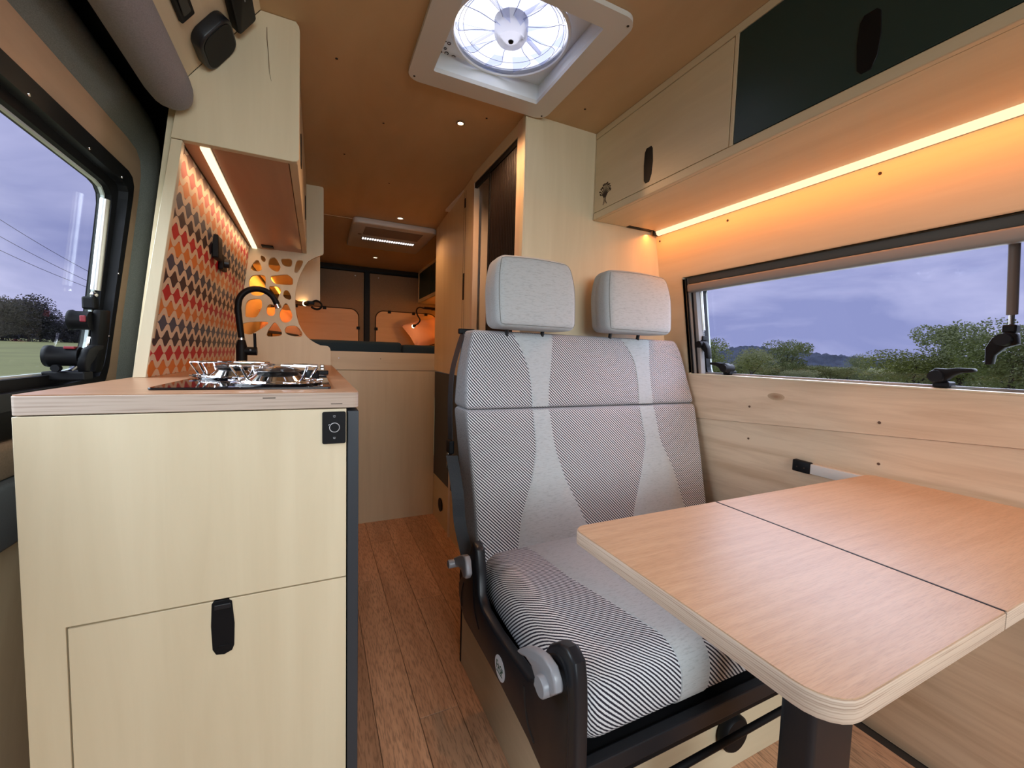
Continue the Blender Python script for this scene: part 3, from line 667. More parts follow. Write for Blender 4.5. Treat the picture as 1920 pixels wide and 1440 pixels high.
box('drawer_front', (0.0485, 1.225, 0.02), (0.0665, KY1, 0.927), charcoal, kc, 0.0008, 1)
# control panel
cp = thing('heater_control', 'small black control panel with a white dial at the cabinet corner', 'control panel', (0.027, KY0, 0.90))
prism('plate', rrect(0.0085, 0.8715, 0.0455, 0.9265, 0.003), 'y', KY0-0.004, KY0-0.0002, black, cp, 0.0008, 1)
whitem = plain('white_print', (0.60, 0.60, 0.62), 0.5)
CYP = KY0-0.0045
tube('dial_ring', [(0.0275+0.0078*math.cos(2*PI*i/28), CYP, 0.8995+0.0078*math.sin(2*PI*i/28)) for i in range(28)], 0.0006, whitem, cp, 6, True)
lathe('dial', [(0, 0), (0.0066, 0), (0.0062, 0.002), (0, 0.002)], (0.0275, CYP+0.0005, 0.8995), black, cp, (0, -1, 0), 24)
tube('dial_mark', [(0.0195, CYP, 0.9055), (0.0183, CYP, 0.9035)], 0.0005, whitem, cp, 5)
for z in (0.9185, 0.8815):
    tube('icon', [(0.0255, CYP+0.0003, z+0.0012), (0.0290, CYP+0.0003, z+0.0012), (0.0283, CYP+0.0003, z-0.0012), (0.0262, CYP+0.0003, z-0.0012)], 0.00035, whitem, cp, 5, True)
# worktop
WT = thing('worktop', 'pinkish wood worktop with a thick plywood edge', 'worktop', (-0.15, 1.45, 0.933))
def wt_out(o=0):
    return rrect(KX0-0.001, KY0-0.012+0.012, KX1+0.0005, KY1, 0.012, 4)
wt = prism('edge', [(KX0, KY0+0.006), (KX0+0.002, KY0+0.002), (KX0+0.006, KY0), (KX1-0.008, KY0), (KX1-0.0025, KY0+0.003), (KX1, KY0+0.009), (KX1, KY1), (KX0, KY1)], 'z', 0.9325, 0.9585, worktop_edge, WT, 0.0008, 1)
prism('laminate', [(KX0+0.0008, KY0+0.0065), (KX0+0.0025, KY0+0.0028), (KX0+0.0065, KY0+0.0008), (KX1-0.008, KY0+0.0008), (KX1-0.003, KY0+0.0035), (KX1-0.0008, KY0+0.009), (KX1-0.0008, KY1), (KX0+0.0008, KY1)], 'z', 0.9586, 0.9600, worktop_m, WT)
box('gouge', (-0.078, KY0-0.0003, 0.9505), (-0.060, KY0+0.001, 0.9520), gap_m, WT)
box('gouge', (0.022, KY0-0.0003, 0.9390), (0.040, KY0+0.001, 0.9402), gap_m, WT)

# hob
CT = 0.9601
hb = thing('gas_hob', 'two burner chrome gas hob on black glass set in the worktop', 'hob', (-0.11, 1.02, CT))
prism('glass_plate', rrect(-0.240, 0.825, 0.024, 1.20, 0.006), 'z', CT, CT+0.004, hobglass, hb, 0.001, 1)
def burner(cx, cy, r, s):
    z = CT+0.004
    b = lathe('burner', [(r*1.02, 0), (r*1.02, 0.002), (r*0.95, 0.005), (r*0.86, 0.004), (r*0.82, 0.006), (r*0.58, 0.020), (r*0.54, 0.022), (0.0, 0.022)], (cx, cy, z), chrome, hb, n=40)
    lathe('burner_cap', [(r*0.44, 0.0222), (r*0.64, 0.0225), (r*0.67, 0.0240), (r*0.58, 0.0275), (r*0.36, 0.0310), (0, 0.0325)], (cx, cy, z), plain('burner_cap_black', (0.02, 0.018, 0.018), 0.30) if 'burner_cap_black' not in MATS else MATS['burner_cap_black'], b, n=32)
    lathe('drip_bowl', [(r*1.25, 0.0003), (r*1.28, 0.003), (r*1.2, 0.0042), (r*1.04, 0.003), (r*1.04, 0.0003)], (cx, cy, z), chrome, hb, n=40, cap=False)
    # wire trivet: four arms joined by wires
    q = s; zt = z+0.035; zb = z+0.006; bm = bmesh.new(); wr_ = 0.0018
    for k in range(4):
        a = PI/4+k*PI/2; a2 = a+PI/2
        ca, sa = math.cos(a), math.sin(a)
        ux, uy = -sa, ca
        for sgn in (-1, 1):
            o = 0.0125*sgn
            P0 = (cx+ca*q*0.30+ux*o*1.1, cy+sa*q*0.30+uy*o*1.1, zt); P1 = (cx+ca*q*0.95+ux*o, cy+sa*q*0.95+uy*o, zt); P2 = (cx+ca*q*1.0+ux*o, cy+sa*q*1.0+uy*o, zt-0.004)
            P3 = (cx+ca*q*0.80+ux*o*1.0, cy+sa*q*0.80+uy*o, zb); P4 = (cx+ca*q*0.78+ux*sgn*0.045, cy+sa*q*0.78+uy*sgn*0.045, zb)
            tube_bm(bm, smoothpts([P0, P1, P2, P3, P4], 3), wr_, 7)
        E0 = (cx+ca*q*0.30-ux*0.0137, cy+sa*q*0.30-uy*0.0137, zt); E1 = (cx+ca*q*0.28, cy+sa*q*0.28, zt); E2 = (cx+ca*q*0.30+ux*0.0137, cy+sa*q*0.30+uy*0.0137, zt)
        tube_bm(bm, [E0, E1, E2], wr_, 7)
    tube_bm(bm, [(cx+q*0.80*math.cos(2*PI*i/32), cy+q*0.80*math.sin(2*PI*i/32), zb) for i in range(32)], wr_, 7, True)
    bmesh.ops.recalc_face_normals(bm, faces=bm.faces)
    link_mesh('trivet', from_bm(bm, 'trivet'), chrome, hb, True)
burner(-0.068, 0.925, 0.062, 0.084)
burner(-0.166, 1.085, 0.050, 0.078)
lathe('knob', [(0.016, 0), (0.016, 0.012), (0.013, 0.016), (0, 0.016)], (-0.010, 1.15, CT+0.004), black, hb, n=20)
lathe('knob', [(0.016, 0), (0.016, 0.012), (0.013, 0.016), (0, 0.016)], (-0.050, 1.165, CT+0.004), black, hb, n=20)
# sink with raised black glass lid rail
sk_ = thing('sink', 'flush steel sink under a black glass lid beside the hob', 'sink', (-0.1, 1.6, CT))
prism('rim', rrect(-0.215, 1.26, 0.030, 1.95, 0.03), 'z', CT, CT+0.003, alum, sk_, 0.001, 1)
prism('lid', rrect(-0.205, 1.27, 0.022, 1.93, 0.025), 'z', CT+0.0045, CT+0.0105, hobglass, sk_, 0.001, 1)
box('lid_rail', (-0.200, 1.262, CT+0.003), (0.030, 1.275, CT+0.014), black, sk_, 0.002)
box('hinge', (0.012, 1.60, CT+0.0108), (0.024, 1.64, CT+0.020), alum, sk_, 0.002)
# mixer tap
fc = thing('mixer_tap', 'tall black gooseneck mixer tap behind the hob', 'tap', (-0.235, 1.78, CT))
lathe('body', [(0.021, 0), (0.020, 0.006), (0.0175, 0.010), (0.0175, 0.075), (0.014, 0.092), (0.0115, 0.100), (0, 0.100)], (-0.245, 1.78, CT), black, fc)
lathe('collar', [(0.0118, 0), (0.0118, 0.012), (0, 0.012)], (-0.245, 1.78, CT+0.095), chrome, fc)
nk = [(-0.245, 1.78, CT+0.105), (-0.2535, 1.78, CT+0.20)]
for i in range(0, 9):
    a = math.radians(180-i*19)
    nk.append((-0.193+0.060*math.cos(a), 1.78, 1.186+0.060*math.sin(a)))
nk.append((-0.130, 1.78, 1.190))
tube('spout', nk, 0.0105, black, fc, 14, smooth_k=3)
tube('aerator', [(-0.132, 1.78, 1.195), (-0.127, 1.78, 1.181)], 0.0112, chrome, fc, 14)
tube('side_arm', [(-0.245, 1.78, 1.020), (-0.197, 1.78, 1.020)], 0.0155, black, fc, 16)
tube('lever', [(-0.203, 1.78, 1.030), (-0.204, 1.78, 1.085)], 0.0048, black, fc, 10)
lathe('hot_cold_mark', [(0, 0), (0.003, 0), (0.003, 0.001), (0, 0.001)], (-0.216, 1.764, 1.024), chrome, fc, (0, -1, 0), 10)

# printed splashback on the leaning wall
def xt(z): return -0.331+0.130*(z-0.978)
z0, z1, y0, y1 = 0.9605, 1.474, 1.1525, 2.2
V = [(xt(z0)-0.004, y0, z0), (xt(z0)-0.004, y1, z0), (xt(z1)-0.004, y1, z1), (xt(z1)-0.004, y0, z1), (xt(z0), y0, z0), (xt(z0), y1, z0), (xt(z1), y1, z1), (xt(z1), y0, z1)]
sb = raw('splashback', V, [(0, 3, 2, 1), (4, 5, 6, 7), (0, 1, 5, 4), (1, 2, 6, 5), (2, 3, 7, 6), (3, 0, 4, 7)], tile_m, None, uvs=[(v[1], v[2]) for v in V])
tag(sb, 'kitchen splashback printed with orange, red and navy retro waves', 'splashback')
struct(prism('wall_left', [(xt(0.93)-0.03, 0.93), (xt(0.93)-0.006, 0.93), (xt(1.79)-0.006, 1.79), (xt(1.79)-0.03, 1.79)], 'y', 1.17, 2.2, maple_y))
# the slim upright that ends the splashback
eu = prism('splashback_upright', [(-0.3575, 0.9603), (-0.3345, 0.9603), (-0.2605, 1.474), (-0.2805, 1.474)], 'y', 1.150, 1.168, maple_v, None, 0.001, 1)
tag(eu, 'slim leaning maple upright at the front end of the splashback', 'upright')
# socket and plug on the splashback
so = thing('wall_socket', 'black double socket with a plug on the patterned splashback', 'socket', (xt(1.33), 1.62, 1.30))
box('plate', (xt(1.34)-0.002, 1.545, 1.302), (xt(1.34)+0.016, 1.610, 1.372), black, so, 0.004)
box('plate', (xt(1.32)-0.002, 1.65, 1.285), (xt(1.32)+0.012, 1.72, 1.335), black, so, 0.004)
lathe('plug', [(0, 0), (0.016, 0), (0.014, 0.014), (0, 0.016)], (xt(1.31)+0.012, 1.685, 1.31), blackm, so, (1, 0, 0), 16)

# upper kitchen cabinet
uc = thing('upper_cabinet', 'maple wall cabinet over the hob hanging from the ceiling', 'cabinet', (-0.15, 1.67, 1.475))
prism('end_panel', [(-0.2815, 1.4755), (-0.050, 1.4755), (-0.041, 1.4775), (-0.0365, 1.484), (-0.033, 1.775), (-0.035, 1.785), (-0.041, 1.7935), (-0.112, 1.7935), (-0.255, 1.60), (-0.272, 1.53)], 'y', 1.150, 1.168, maple_v, uc, 0.001, 1)
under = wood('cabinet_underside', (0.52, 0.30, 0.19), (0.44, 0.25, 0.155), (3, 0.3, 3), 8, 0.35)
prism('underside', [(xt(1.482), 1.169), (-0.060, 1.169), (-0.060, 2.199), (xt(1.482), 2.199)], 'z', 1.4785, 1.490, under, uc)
# two lift doors on the aisle side with dark finger slots
box('door', (-0.058, 1.170, 1.478), (-0.040, 1.680, 1.7925), maple_y, uc, 0.0008, 1)
box('door', (-0.058, 1.684, 1.478), (-0.040, 2.199, 1.7925), maple_y, uc, 0.0008, 1)
for y in (1.40, 1.93):
    prism('pull', rrect(y-0.02, 1.56, y+0.02, 1.65, 0.01), 'x', -0.0405, -0.0375, black, uc, 0.0008, 1)
tube('crack_mark', [(-0.1000, 1.1494, 1.760), (-0.1000, 1.1494, 1.735), (-0.0975, 1.1494, 1.700), (-0.0965, 1.1494, 1.675), (-0.0955, 1.1494, 1.662), (-0.0925, 1.1494, 1.645)], [0.0006, 0.0009, 0.0007, 0.0008, 0.0005, 0.0003], plain('bark_line', (0.16, 0.09, 0.04), 0.8), uc, 6)
box('usb_socket', (-0.215, 2.12, 1.474), (-0.17, 2.16, 1.4782), black, uc, 0.001)
# LED profile below it
kl = thing('led_profile', 'lit LED profile under the kitchen wall cabinet', 'led light', (-0.235, 1.67, 1.47))
raw('diffuser', [(-0.2345, 1.172, 1.4725), (-0.2165, 1.172, 1.4725), (-0.238, 2.196, 1.4725), (-0.256, 2.196, 1.4725), (-0.2345, 1.172, 1.4765), (-0.2165, 1.172, 1.4765), (-0.238, 2.196, 1.4765), (-0.256, 2.196, 1.4765)], [(0, 3, 2, 1), (4, 5, 6, 7), (0, 1, 5, 4), (1, 2, 6, 5), (2, 3, 7, 6), (3, 0, 4, 7)], ledk_m, kl)
raw('channel', [(-0.2365, 1.171, 1.4768), (-0.2145, 1.171, 1.4768), (-0.236, 2.197, 1.4768), (-0.258, 2.197, 1.4768), (-0.2365, 1.171, 1.4784), (-0.2145, 1.171, 1.4784), (-0.236, 2.197, 1.4784), (-0.258, 2.197, 1.4784)], [(0, 3, 2, 1), (4, 5, 6, 7), (0, 1, 5, 4), (1, 2, 6, 5), (2, 3, 7, 6), (3, 0, 4, 7)], alum, kl)

# pierced divider between kitchen and bed
def loop2(pts, k=3):
    P = smoothpts([(p[0], p[1], 0) for p in pts], k, True); return [(p.x, p.y) for p in P]
H = [
[(-0.264, 1.387), (-0.258, 1.403), (-0.247, 1.42), (-0.238, 1.425), (-0.231, 1.418), (-0.222, 1.391), (-0.227, 1.379), (-0.24, 1.375), (-0.257, 1.378)],
[(-0.225, 1.444), (-0.216, 1.445), (-0.206, 1.435), (-0.208, 1.423), (-0.216, 1.421), (-0.223, 1.429)],
[(-0.192, 1.433), (-0.179, 1.443), (-0.165, 1.44), (-0.149, 1.408), (-0.15, 1.394), (-0.159, 1.382), (-0.175, 1.385), (-0.185, 1.392), (-0.195, 1.406)],
[(-0.145, 1.438), (-0.135, 1.443), (-0.11, 1.446), (-0.101, 1.438), (-0.101, 1.421), (-0.108, 1.411), (-0.125, 1.41), (-0.139, 1.417)],
[(-0.081, 1.44), (-0.066, 1.446), (-0.056, 1.441), (-0.059, 1.424), (-0.074, 1.394), (-0.083, 1.385), (-0.092, 1.39), (-0.088, 1.417)],
[(-0.271, 1.329), (-0.265, 1.346), (-0.251, 1.357), (-0.22, 1.361), (-0.208, 1.354), (-0.207, 1.324), (-0.214, 1.28), (-0.228, 1.269), (-0.255, 1.268), (-0.265, 1.279), (-0.27, 1.31)],
[(-0.187, 1.356), (-0.175, 1.363), (-0.128, 1.373), (-0.114, 1.37), (-0.098, 1.355), (-0.097, 1.339), (-0.105, 1.328), (-0.154, 1.326), (-0.168, 1.328), (-0.182, 1.34)],
[(-0.194, 1.309), (-0.186, 1.315), (-0.161, 1.315), (-0.149, 1.306), (-0.147, 1.294), (-0.154, 1.277), (-0.162, 1.25), (-0.172, 1.247), (-0.183, 1.259), (-0.189, 1.282)],
[(-0.138, 1.284), (-0.133, 1.299), (-0.12, 1.301), (-0.111, 1.289), (-0.105, 1.269), (-0.111, 1.26), (-0.126, 1.263), (-0.136, 1.272)],
[(-0.284, 1.226), (-0.269, 1.247), (-0.238, 1.253), (-0.225, 1.249), (-0.222, 1.223), (-0.232, 1.195), (-0.246, 1.172), (-0.267, 1.168), (-0.285, 1.171), (-0.287, 1.183)],
[(-0.202, 1.221), (-0.19, 1.233), (-0.176, 1.229), (-0.171, 1.215), (-0.173, 1.191), (-0.182, 1.181), (-0.197, 1.183), (-0.205, 1.197)],
[(-0.144, 1.217), (-0.131, 1.241), (-0.12, 1.237), (-0.11, 1.216), (-0.101, 1.188), (-0.108, 1.165), (-0.126, 1.154), (-0.143, 1.158), (-0.153, 1.18), (-0.152, 1.2)],
[(-0.3, 1.129), (-0.291, 1.142), (-0.267, 1.148), (-0.219, 1.153), (-0.201, 1.151), (-0.2, 1.143), (-0.219, 1.126), (-0.257, 1.098), (-0.274, 1.092), (-0.295, 1.098), (-0.3, 1.108)],
[(-0.205, 1.096), (-0.198, 1.117), (-0.18, 1.146), (-0.173, 1.151), (-0.164, 1.145), (-0.147, 1.115), (-0.145, 1.099), (-0.156, 1.091), (-0.191, 1.086), (-0.202, 1.088)],
[(-0.133, 1.116), (-0.127, 1.133), (-0.112, 1.14), (-0.09, 1.141), (-0.075, 1.132), (-0.061, 1.112), (-0.061, 1.099), (-0.07, 1.091), (-0.098, 1.093), (-0.123, 1.1)]]
outer = [(-0.36, 0.9602), (-0.345, 1.059), (-0.30, 1.7935), (0.0275, 1.7935), (0.0325, 1.788), (0.032, 1.49), (0.029, 1.483), (0.022, 1.479), (0.006, 1.471), (-0.012, 1.460), (-0.034, 1.444), (-0.046, 1.425), (-0.056, 1.404), (-0.070, 1.372), (-0.079, 1.341), (-0.086, 1.31), (-0.089, 1.28), (-0.0895, 1.25), (-0.088, 1.22), (-0.084, 1.190), (-0.074, 1.150), (-0.06, 1.12), (-0.045, 1.098), (-0.03, 1.082), (-0.014, 1.070), (0.004, 1.060), (0.018, 1.054), (0.038, 1.053), (0.050, 1.051), (0.058, 1.044), (0.061, 1.034), (0.0625, 0.9602)]
dv = holed('divider_panel', outer, [loop2(h) for h in H], lambda p, a: (p[0], a, p[1]), 2.2005, 2.2185, maple_v)
tag(dv, 'pale maple divider pierced with pebble shaped holes at the kitchen end', 'room divider')

# slanted lining above the kitchen, with felt roll and gadgets
ls = raw('wall_left_upper', [(-0.112, -1.5, 1.794), (-0.112, 1.149, 1.794), (-0.255, 1.149, 1.600), (-0.255, -1.5, 1.600), (-0.268, 1.149, 1.61), (-0.268, -1.5, 1.61),
      (-0.13, -1.5, 1.805), (-0.13, 1.149, 1.805)],
     [(0, 1, 2, 3), (3, 2, 4, 5), (6, 5, 4, 7), (0, 6, 7, 1), (1, 7, 4, 2), (0, 3, 5, 6)], maple_y)
struct(ls, 'slanted maple lining between ceiling and side wall')
struct(prism('wall_left_upper', [(-0.262, 1.600), (-0.42, 1.645), (-0.42, 1.66), (-0.262, 1.615)], 'y', -1.5, 1.60, black))
nrm = Vector((1, 0, -0.747)).normalized(); dnr = Vector((0.747, 0, 1)).normalized(); base = Vector((-0.112, 0, 1.794))
def sl(p, a):  # p=(y, distance down the slope from the ceiling line)
    v = base - dnr*p[1]*1.0 + nrm*a
    return (v.x, p[0], v.z)
rb = bmesh.new(); n = 20; rings = []
prof = [(-1.5, 1), (1.0, 1), (1.085, 1), (1.115, 0.93), (1.135, 0.75), (1.145, 0.45), (1.1485, 0.1)]
for y, s in prof:
    ring = []
    for k in range(n):
        a = 2*PI*k/n; cx, cz = -0.270, 1.558
        ca, sa = math.cos(a), math.sin(a)
        u = 0.042*s*ca; v_ = 0.040*(0.35+0.65*s)*sa
        # long axis roughly along the slope
        d1_ = Vector((0.38, 0, 0.92)); d2_ = Vector((0.92, 0, -0.38))
        if s < 1: pass
        p = Vector((cx, 0, cz))+d1_*(u+0.0)+d2_*v_
        ring.append(rb.verts.new((p.x, y if s == 1 else 1.06+(y-1.06), p.z)))
    rings.append(ring)
for A, B in zip(rings[:-1], rings[1:]):
    for k in range(n): rb.faces.new((A[k], A[(k+1) % n], B[(k+1) % n], B[k]))
rb.faces.new(rings[-1]); rb.faces.new(list(reversed(rings[0]))); bmesh.ops.recalc_face_normals(rb, faces=rb.faces)
ro = link_mesh('felt_bolster', from_bm(rb, 'felt_bolster'), feltblue, None, True)
tag(ro, 'long grey felt bolster above the sliding door', 'bolster')
# gadgets
def slope_u(x, z): return ((Vector((x, 0, z))-base).dot(-dnr))
pk = thing('motion_sensor', 'rounded square black puck on the slanted lining', 'sensor', sl((1.10, 0.16), 0))
def rot2(pts, c, a):
    return [(c[0]+(p[0]-c[0])*math.cos(a)-(p[1]-c[1])*math.sin(a), c[1]+(p[0]-c[0])*math.sin(a)+(p[1]-c[1])*math.cos(a)) for p in pts]
cu_, cv_ = 1.100, slope_u(-0.199, 1.674)
prism('case', rrect(cu_-0.052, cv_-0.044, cu_+0.052, cv_+0.044, 0.026, 6), None, 0.0, 0.024, blackm, pk, 0.004, 3, fn=sl)
prism('cover', rrect(cu_-0.046, cv_-0.038, cu_+0.046, cv_+0.038, 0.023, 6), None, 0.0241, 0.0252, black, pk, fn=sl)
sw = thing('remote_control', 'black handset clipped high on the slanted lining near the ceiling', 'remote', sl((1.05, 0.05), 0))
c1, c2_ = 1.075, slope_u(-0.150, 1.748)
prism('case', rrect(0.955, c2_-0.024, 1.128, c2_+0.030, 0.008, 4), None, 0.0, 0.020, black, sw, 0.003, 2, fn=sl)
box_ = prism('label_strip', rrect(1.02, c2_-0.004, 1.055, c2_-0.001, 0.001, 2), None, 0.0202, 0.0206, greyp, sw, fn=sl)
s2 = thing('light_switch', 'small black rocker switch at the top edge above the felt bolster', 'switch', sl((0.98, 0.19), 0))
c3_ = slope_u(-0.221, 1.644)
prism('plate', rrect(0.90, c3_-0.020, 1.012, c3_+0.014, 0.004, 3), None, 0.0, 0.008, black, s2, 0.002, 2, fn=sl)
prism('rocker', rrect(0.955, c3_-0.012, 0.995, c3_+0.006, 0.003, 3), None, 0.0082, 0.011, blackm, s2, 0.001, 1, fn=sl)

# ================================================================== OVERHEAD CABINETS RIGHT
def overhead(name, label, ya, yb, doors, group=None):
    oc = thing(name, label, 'cabinet', (1.0, (ya+yb)/2, 1.505))
    prism('floor_board', [(0.8802, ya), (xr(1.51)-0.002, ya), (xr(1.51)-0.002, yb), (0.8802, yb)], 'z', 1.505, 1.520, maple_y, oc, 0.0, 1)
    prism('bottom_rail', [(0.8665, 1.505), (0.880, 1.505), (0.880, 1.5275), (0.8665, 1.5275)], 'y', ya, yb, maple_y, oc, 0.0015, 1)
    prism('top_rail', [(0.8665, 1.7735), (0.880, 1.7735), (0.880, CEIL-0.0005), (0.8665, CEIL-0.0005)], 'y', ya, yb, maple_y, oc, 0.001, 1)
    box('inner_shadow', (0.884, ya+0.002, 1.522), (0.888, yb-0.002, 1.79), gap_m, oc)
    for (a, b, mt, hy, lab) in doors:
        d = box('door', (0.8672, a, 1.5290), (0.8830, b, 1.7720), mt, oc, 0.0008, 1)
        if lab: d['label'] = lab
        if hy is not None:
            prism('pull', [(hy-0.017, 1.56), (hy-0.020, 1.595), (hy-0.017, 1.632), (hy-0.011, 1.640), (hy+0.008, 1.640), (hy+0.014, 1.630), (hy+0.016, 1.594), (hy+0.013, 1.550), (hy+0.006, 1.541), (hy-0.009, 1.541)], 'x', 0.8660, 0.8690, black, d, 0.0008, 1)
    for a in [ya]+[dd[1] for dd in doors]:
        box('divider_strip', (0.8668, a+0.0015, 1.528), (0.8820, a+0.0105, 1.773), maple_v, oc)
    return oc
oc1 = overhead('overhead_cabinet', 'long overhead cabinet above the bench with one maple and one dark green door', -1.2, 1.2185,
    [(0.698, 1.2165, maple_y, 0.962, None), (-0.10, 0.685, green, 0.432, 'dark green door'), (-1.18, -0.112, maple_y, None, None)])
# logo: little tree with a leafy crown, flat print
tm = plain('tree_print', (0.035, 0.018, 0.012), 0.7)
bm = bmesh.new()
def stroke(pts, r): tube_bm(bm, [(0.8668, p[0], p[1]) for p in pts], r, 5)
ty = 1.158
stroke([(ty+0.004, 1.565), (ty+0.0035, 1.552), (ty+0.009, 1.541)], 0.0016)
stroke([(ty-0.004, 1.565), (ty-0.0035, 1.552), (ty-0.010, 1.541)], 0.0018)
stroke([(ty, 1.560), (ty+0.001, 1.548), (ty, 1.543)], 0.0006)
rs = random.Random(3)
for k in range(11):
    a = math.radians(8+k*16.4); rr_ = 0.024+0.004*rs.random()
    e_ = (ty+rr_*1.0*math.cos(a), 1.576+rr_*math.sin(a)*1.15)
    stroke([(ty+0.004*math.cos(a), 1.563), (ty+0.5*rr_*math.cos(a), 1.572+0.5*rr_*math.sin(a)), e_], 0.0015)
    for j in range(3):
        lc = (e_[0]+0.0045*(rs.random()-0.5)*2, e_[1]+0.004*(rs.random()-0.5)*2)
        stroke([(lc[0]-0.0018, lc[1]-0.0012), (lc[0]+0.0018, lc[1]+0.0014)], 0.0022)
for v in bm.verts: v.co.x = 0.8669+(v.co.x-0.8668)*0.08
bmesh.ops.recalc_face_normals(bm, faces=bm.faces)
lg = link_mesh('tree_logo', from_bm(bm, 'tree_logo'), tm, oc1); lg['label'] = 'small dark tree emblem'
box('vent_slot', (1.01, 1.198, 1.5035), (1.125, 1.216, 1.5052), black, oc1)
ll = thing('led_profile', 'bright LED profile under the overhead cabinet above the window', 'led light', (1.13, 0.1, 1.49))
prism('channel', [(1.139, 1.5045), (1.1530, 1.5045), (1.1530, 1.492)], 'y', -0.7, 1.205, alum, ll)
prism('diffuser', [(1.1375, 1.503), (1.1385, 1.5045), (1.1530, 1.4915), (1.152, 1.490), (1.143, 1.493)], 'y', -0.7, 1.203, led_m, ll)
box('end_cap', (1.128, 1.203, 1.490), (1.153, 1.2085, 1.5047), black, ll)

# ================================================================== ROOF VENT
rv = thing('roof_vent', 'white framed roof fan with a clear round shroud, glowing with daylight', 'roof fan', (0.44, 0.995, CEIL))
FO = rrect(0.225, 0.776, 0.656, 1.214, 0.035, 6); FI = rrect(0.284, 0.827, 0.597, 1.150, 0.006, 6)
ringprism('frame', FO, FI, lambda p, a: (p[0], p[1], a), CEIL-0.012, CEIL-0.0005, white_p, rv)
shm = plain('white_vent_shaft', (0.78, 0.80, 0.78), 0.3)
SO = rrect(HX0+0.001, HY0+0.001, HX1-0.001, HY1-0.001, 0.008, 6); SI = rrect(0.284, 0.827, 0.597, 1.150, 0.006, 6)
# tapering shaft from the frame opening up to the fan deck
n_ = len(FI); V = [(p[0], p[1], CEIL-0.012) for p in FI]+[(p[0]*1.0+(p[0]-0.44)*0.10, p[1]+(p[1]-0.99)*0.10, CEIL+0.065) for p in FI]
Fc = [(i, (i+1) % n_, n_+(i+1) % n_, n_+i) for i in range(n_)]
raw('shaft', V, Fc, shm, rv, False)
FCX, FCY, FZ = 0.446, 1.010, CEIL+0.055
circ = [(FCX+0.146*math.cos(2*PI*i/48), FCY+0.146*math.sin(2*PI*i/48)) for i in range(48)]
holed('fan_deck', rrect(HX0-0.02, HY0-0.02, HX1+0.02, HY1+0.02, 0.004, 2), [circ], lambda p, a: (p[0], p[1], a), CEIL+0.052, CEIL+0.057, shm, rv)
clear = glass('clear_fan_acrylic', (0.84, 0.86, 0.95))
lathe('shroud', [(0.149, -0.020), (0.143, -0.018), (0.143, 0.03), (0.146, 0.03), (0.1485, -0.015)], (FCX, FCY, CEIL+0.057), clear, rv, n=48, cap=False)
lathe('shroud_rim', [(0.1515, -0.018), (0.149, -0.0225), (0.144, -0.0225), (0.1425, -0.0185), (0.147, -0.0165)], (FCX, FCY, CEIL+0.057), shm, rv, n=48, cap=False)
edge_m = plain('lilac_acrylic_edge', (0.42, 0.42, 0.52), 0.3)
for r_, z_ in ((0.120, 0.006), (0.132, -0.004)):
    tube('shroud_step', [(FCX+r_*math.cos(2*PI*i/40), FCY+r_*math.sin(2*PI*i/40), CEIL+0.050+z_) for i in range(40)], 0.0006, edge_m, rv, 5, True)
for k in range(10):
    a = 2*PI*k/10; P = []
    for (r0, da, dz) in ((0.042, 0.0, 0.012), (0.136, 0.10, 0.014), (0.139, 0.46, -0.004), (0.042, 0.46, -0.006)):
        P.append((FCX+r0*math.cos(a+da), FCY+r0*math.sin(a+da), CEIL+0.045+dz))
    V = P+[(p[0], p[1], p[2]+0.002) for p in P]
    bo = raw('blade', V, [(0, 1, 2, 3), (7, 6, 5, 4), (0, 4, 5, 1), (1, 5, 6, 2), (2, 6, 7, 3), (3, 7, 4, 0)], clear, rv)
    tube('blade_edge', [P[0], ((P[0][0]+P[1][0])/2+0.004*math.cos(a+1.6), (P[0][1]+P[1][1])/2+0.004*math.sin(a+1.6), P[0][2]+0.001), P[1], P[2]], 0.0007, edge_m, bo, 5, smooth_k=3)
# (hub material)
clearhub, _t, _b = newmat('frosted_clear_hub')
_b.inputs['Base Color'].default_value = (0.85, 0.86, 0.95, 1); _b.inputs['Roughness'].default_value = 0.35; _b.inputs['Transmission Weight'].default_value = 0.75; _b.inputs['IOR'].default_value = 1.2
hubo = lathe('hub', [(0.012, -0.004), (0.034, -0.002), (0.042, 0.010), (0.043, 0.045), (0.0, 0.05)], (FCX, FCY, CEIL+0.03), clearhub, rv, n=32)
lathe('hub_screw', [(0.0, -0.002), (0.006, -0.001), (0.007, 0.002), (0.0, 0.004)], (FCX, FCY, CEIL+0.0255), black, hubo, n=16)
for k in range(4):
    a = 0.5+k*PI/2
    tube('strut', [(FCX+0.04*math.cos(a), FCY+0.04*math.sin(a), CEIL+0.075), (FCX+0.134*math.cos(a), FCY+0.134*math.sin(a), CEIL+0.075)], 0.005, clearhub, rv, 8)
domem = emis('lit_vent_dome', (0.90, 0.91, 1.0), 1.9)  # emission stands in for daylight coming through the dome; no lamp here
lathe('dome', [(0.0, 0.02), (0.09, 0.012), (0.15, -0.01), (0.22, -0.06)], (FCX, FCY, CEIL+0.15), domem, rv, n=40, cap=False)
for (ix, iy, r_, n3) in ((0.305, 1.119, 0.005, 3), (0.318, 1.122, 0.0045, 9), (0.303, 1.136, 0.0045, 3), (0.314, 1.144, 0.0035, 9), (0.304, 1.162, 0.0055, 9), (0.322, 1.160, 0.005, 9), (0.343, 1.164, 0.005, 9)):
    tube('button_icon', [(ix+r_*math.cos(2*PI*i/n3), iy+r_*math.sin(2*PI*i/n3), CEIL+0.0508) for i in range(n3)], 0.0009, gap_m, rv, 5, True)
for (sx_, sy_) in ((0.243, 1.194), (0.640, 1.196), (0.640, 0.796)):
    lathe('screw', [(0, 0), (0.003, 0), (0.003, 0.001), (0, 0.001)], (sx_, sy_, CEIL-0.0131), gap_m, rv, n=8)

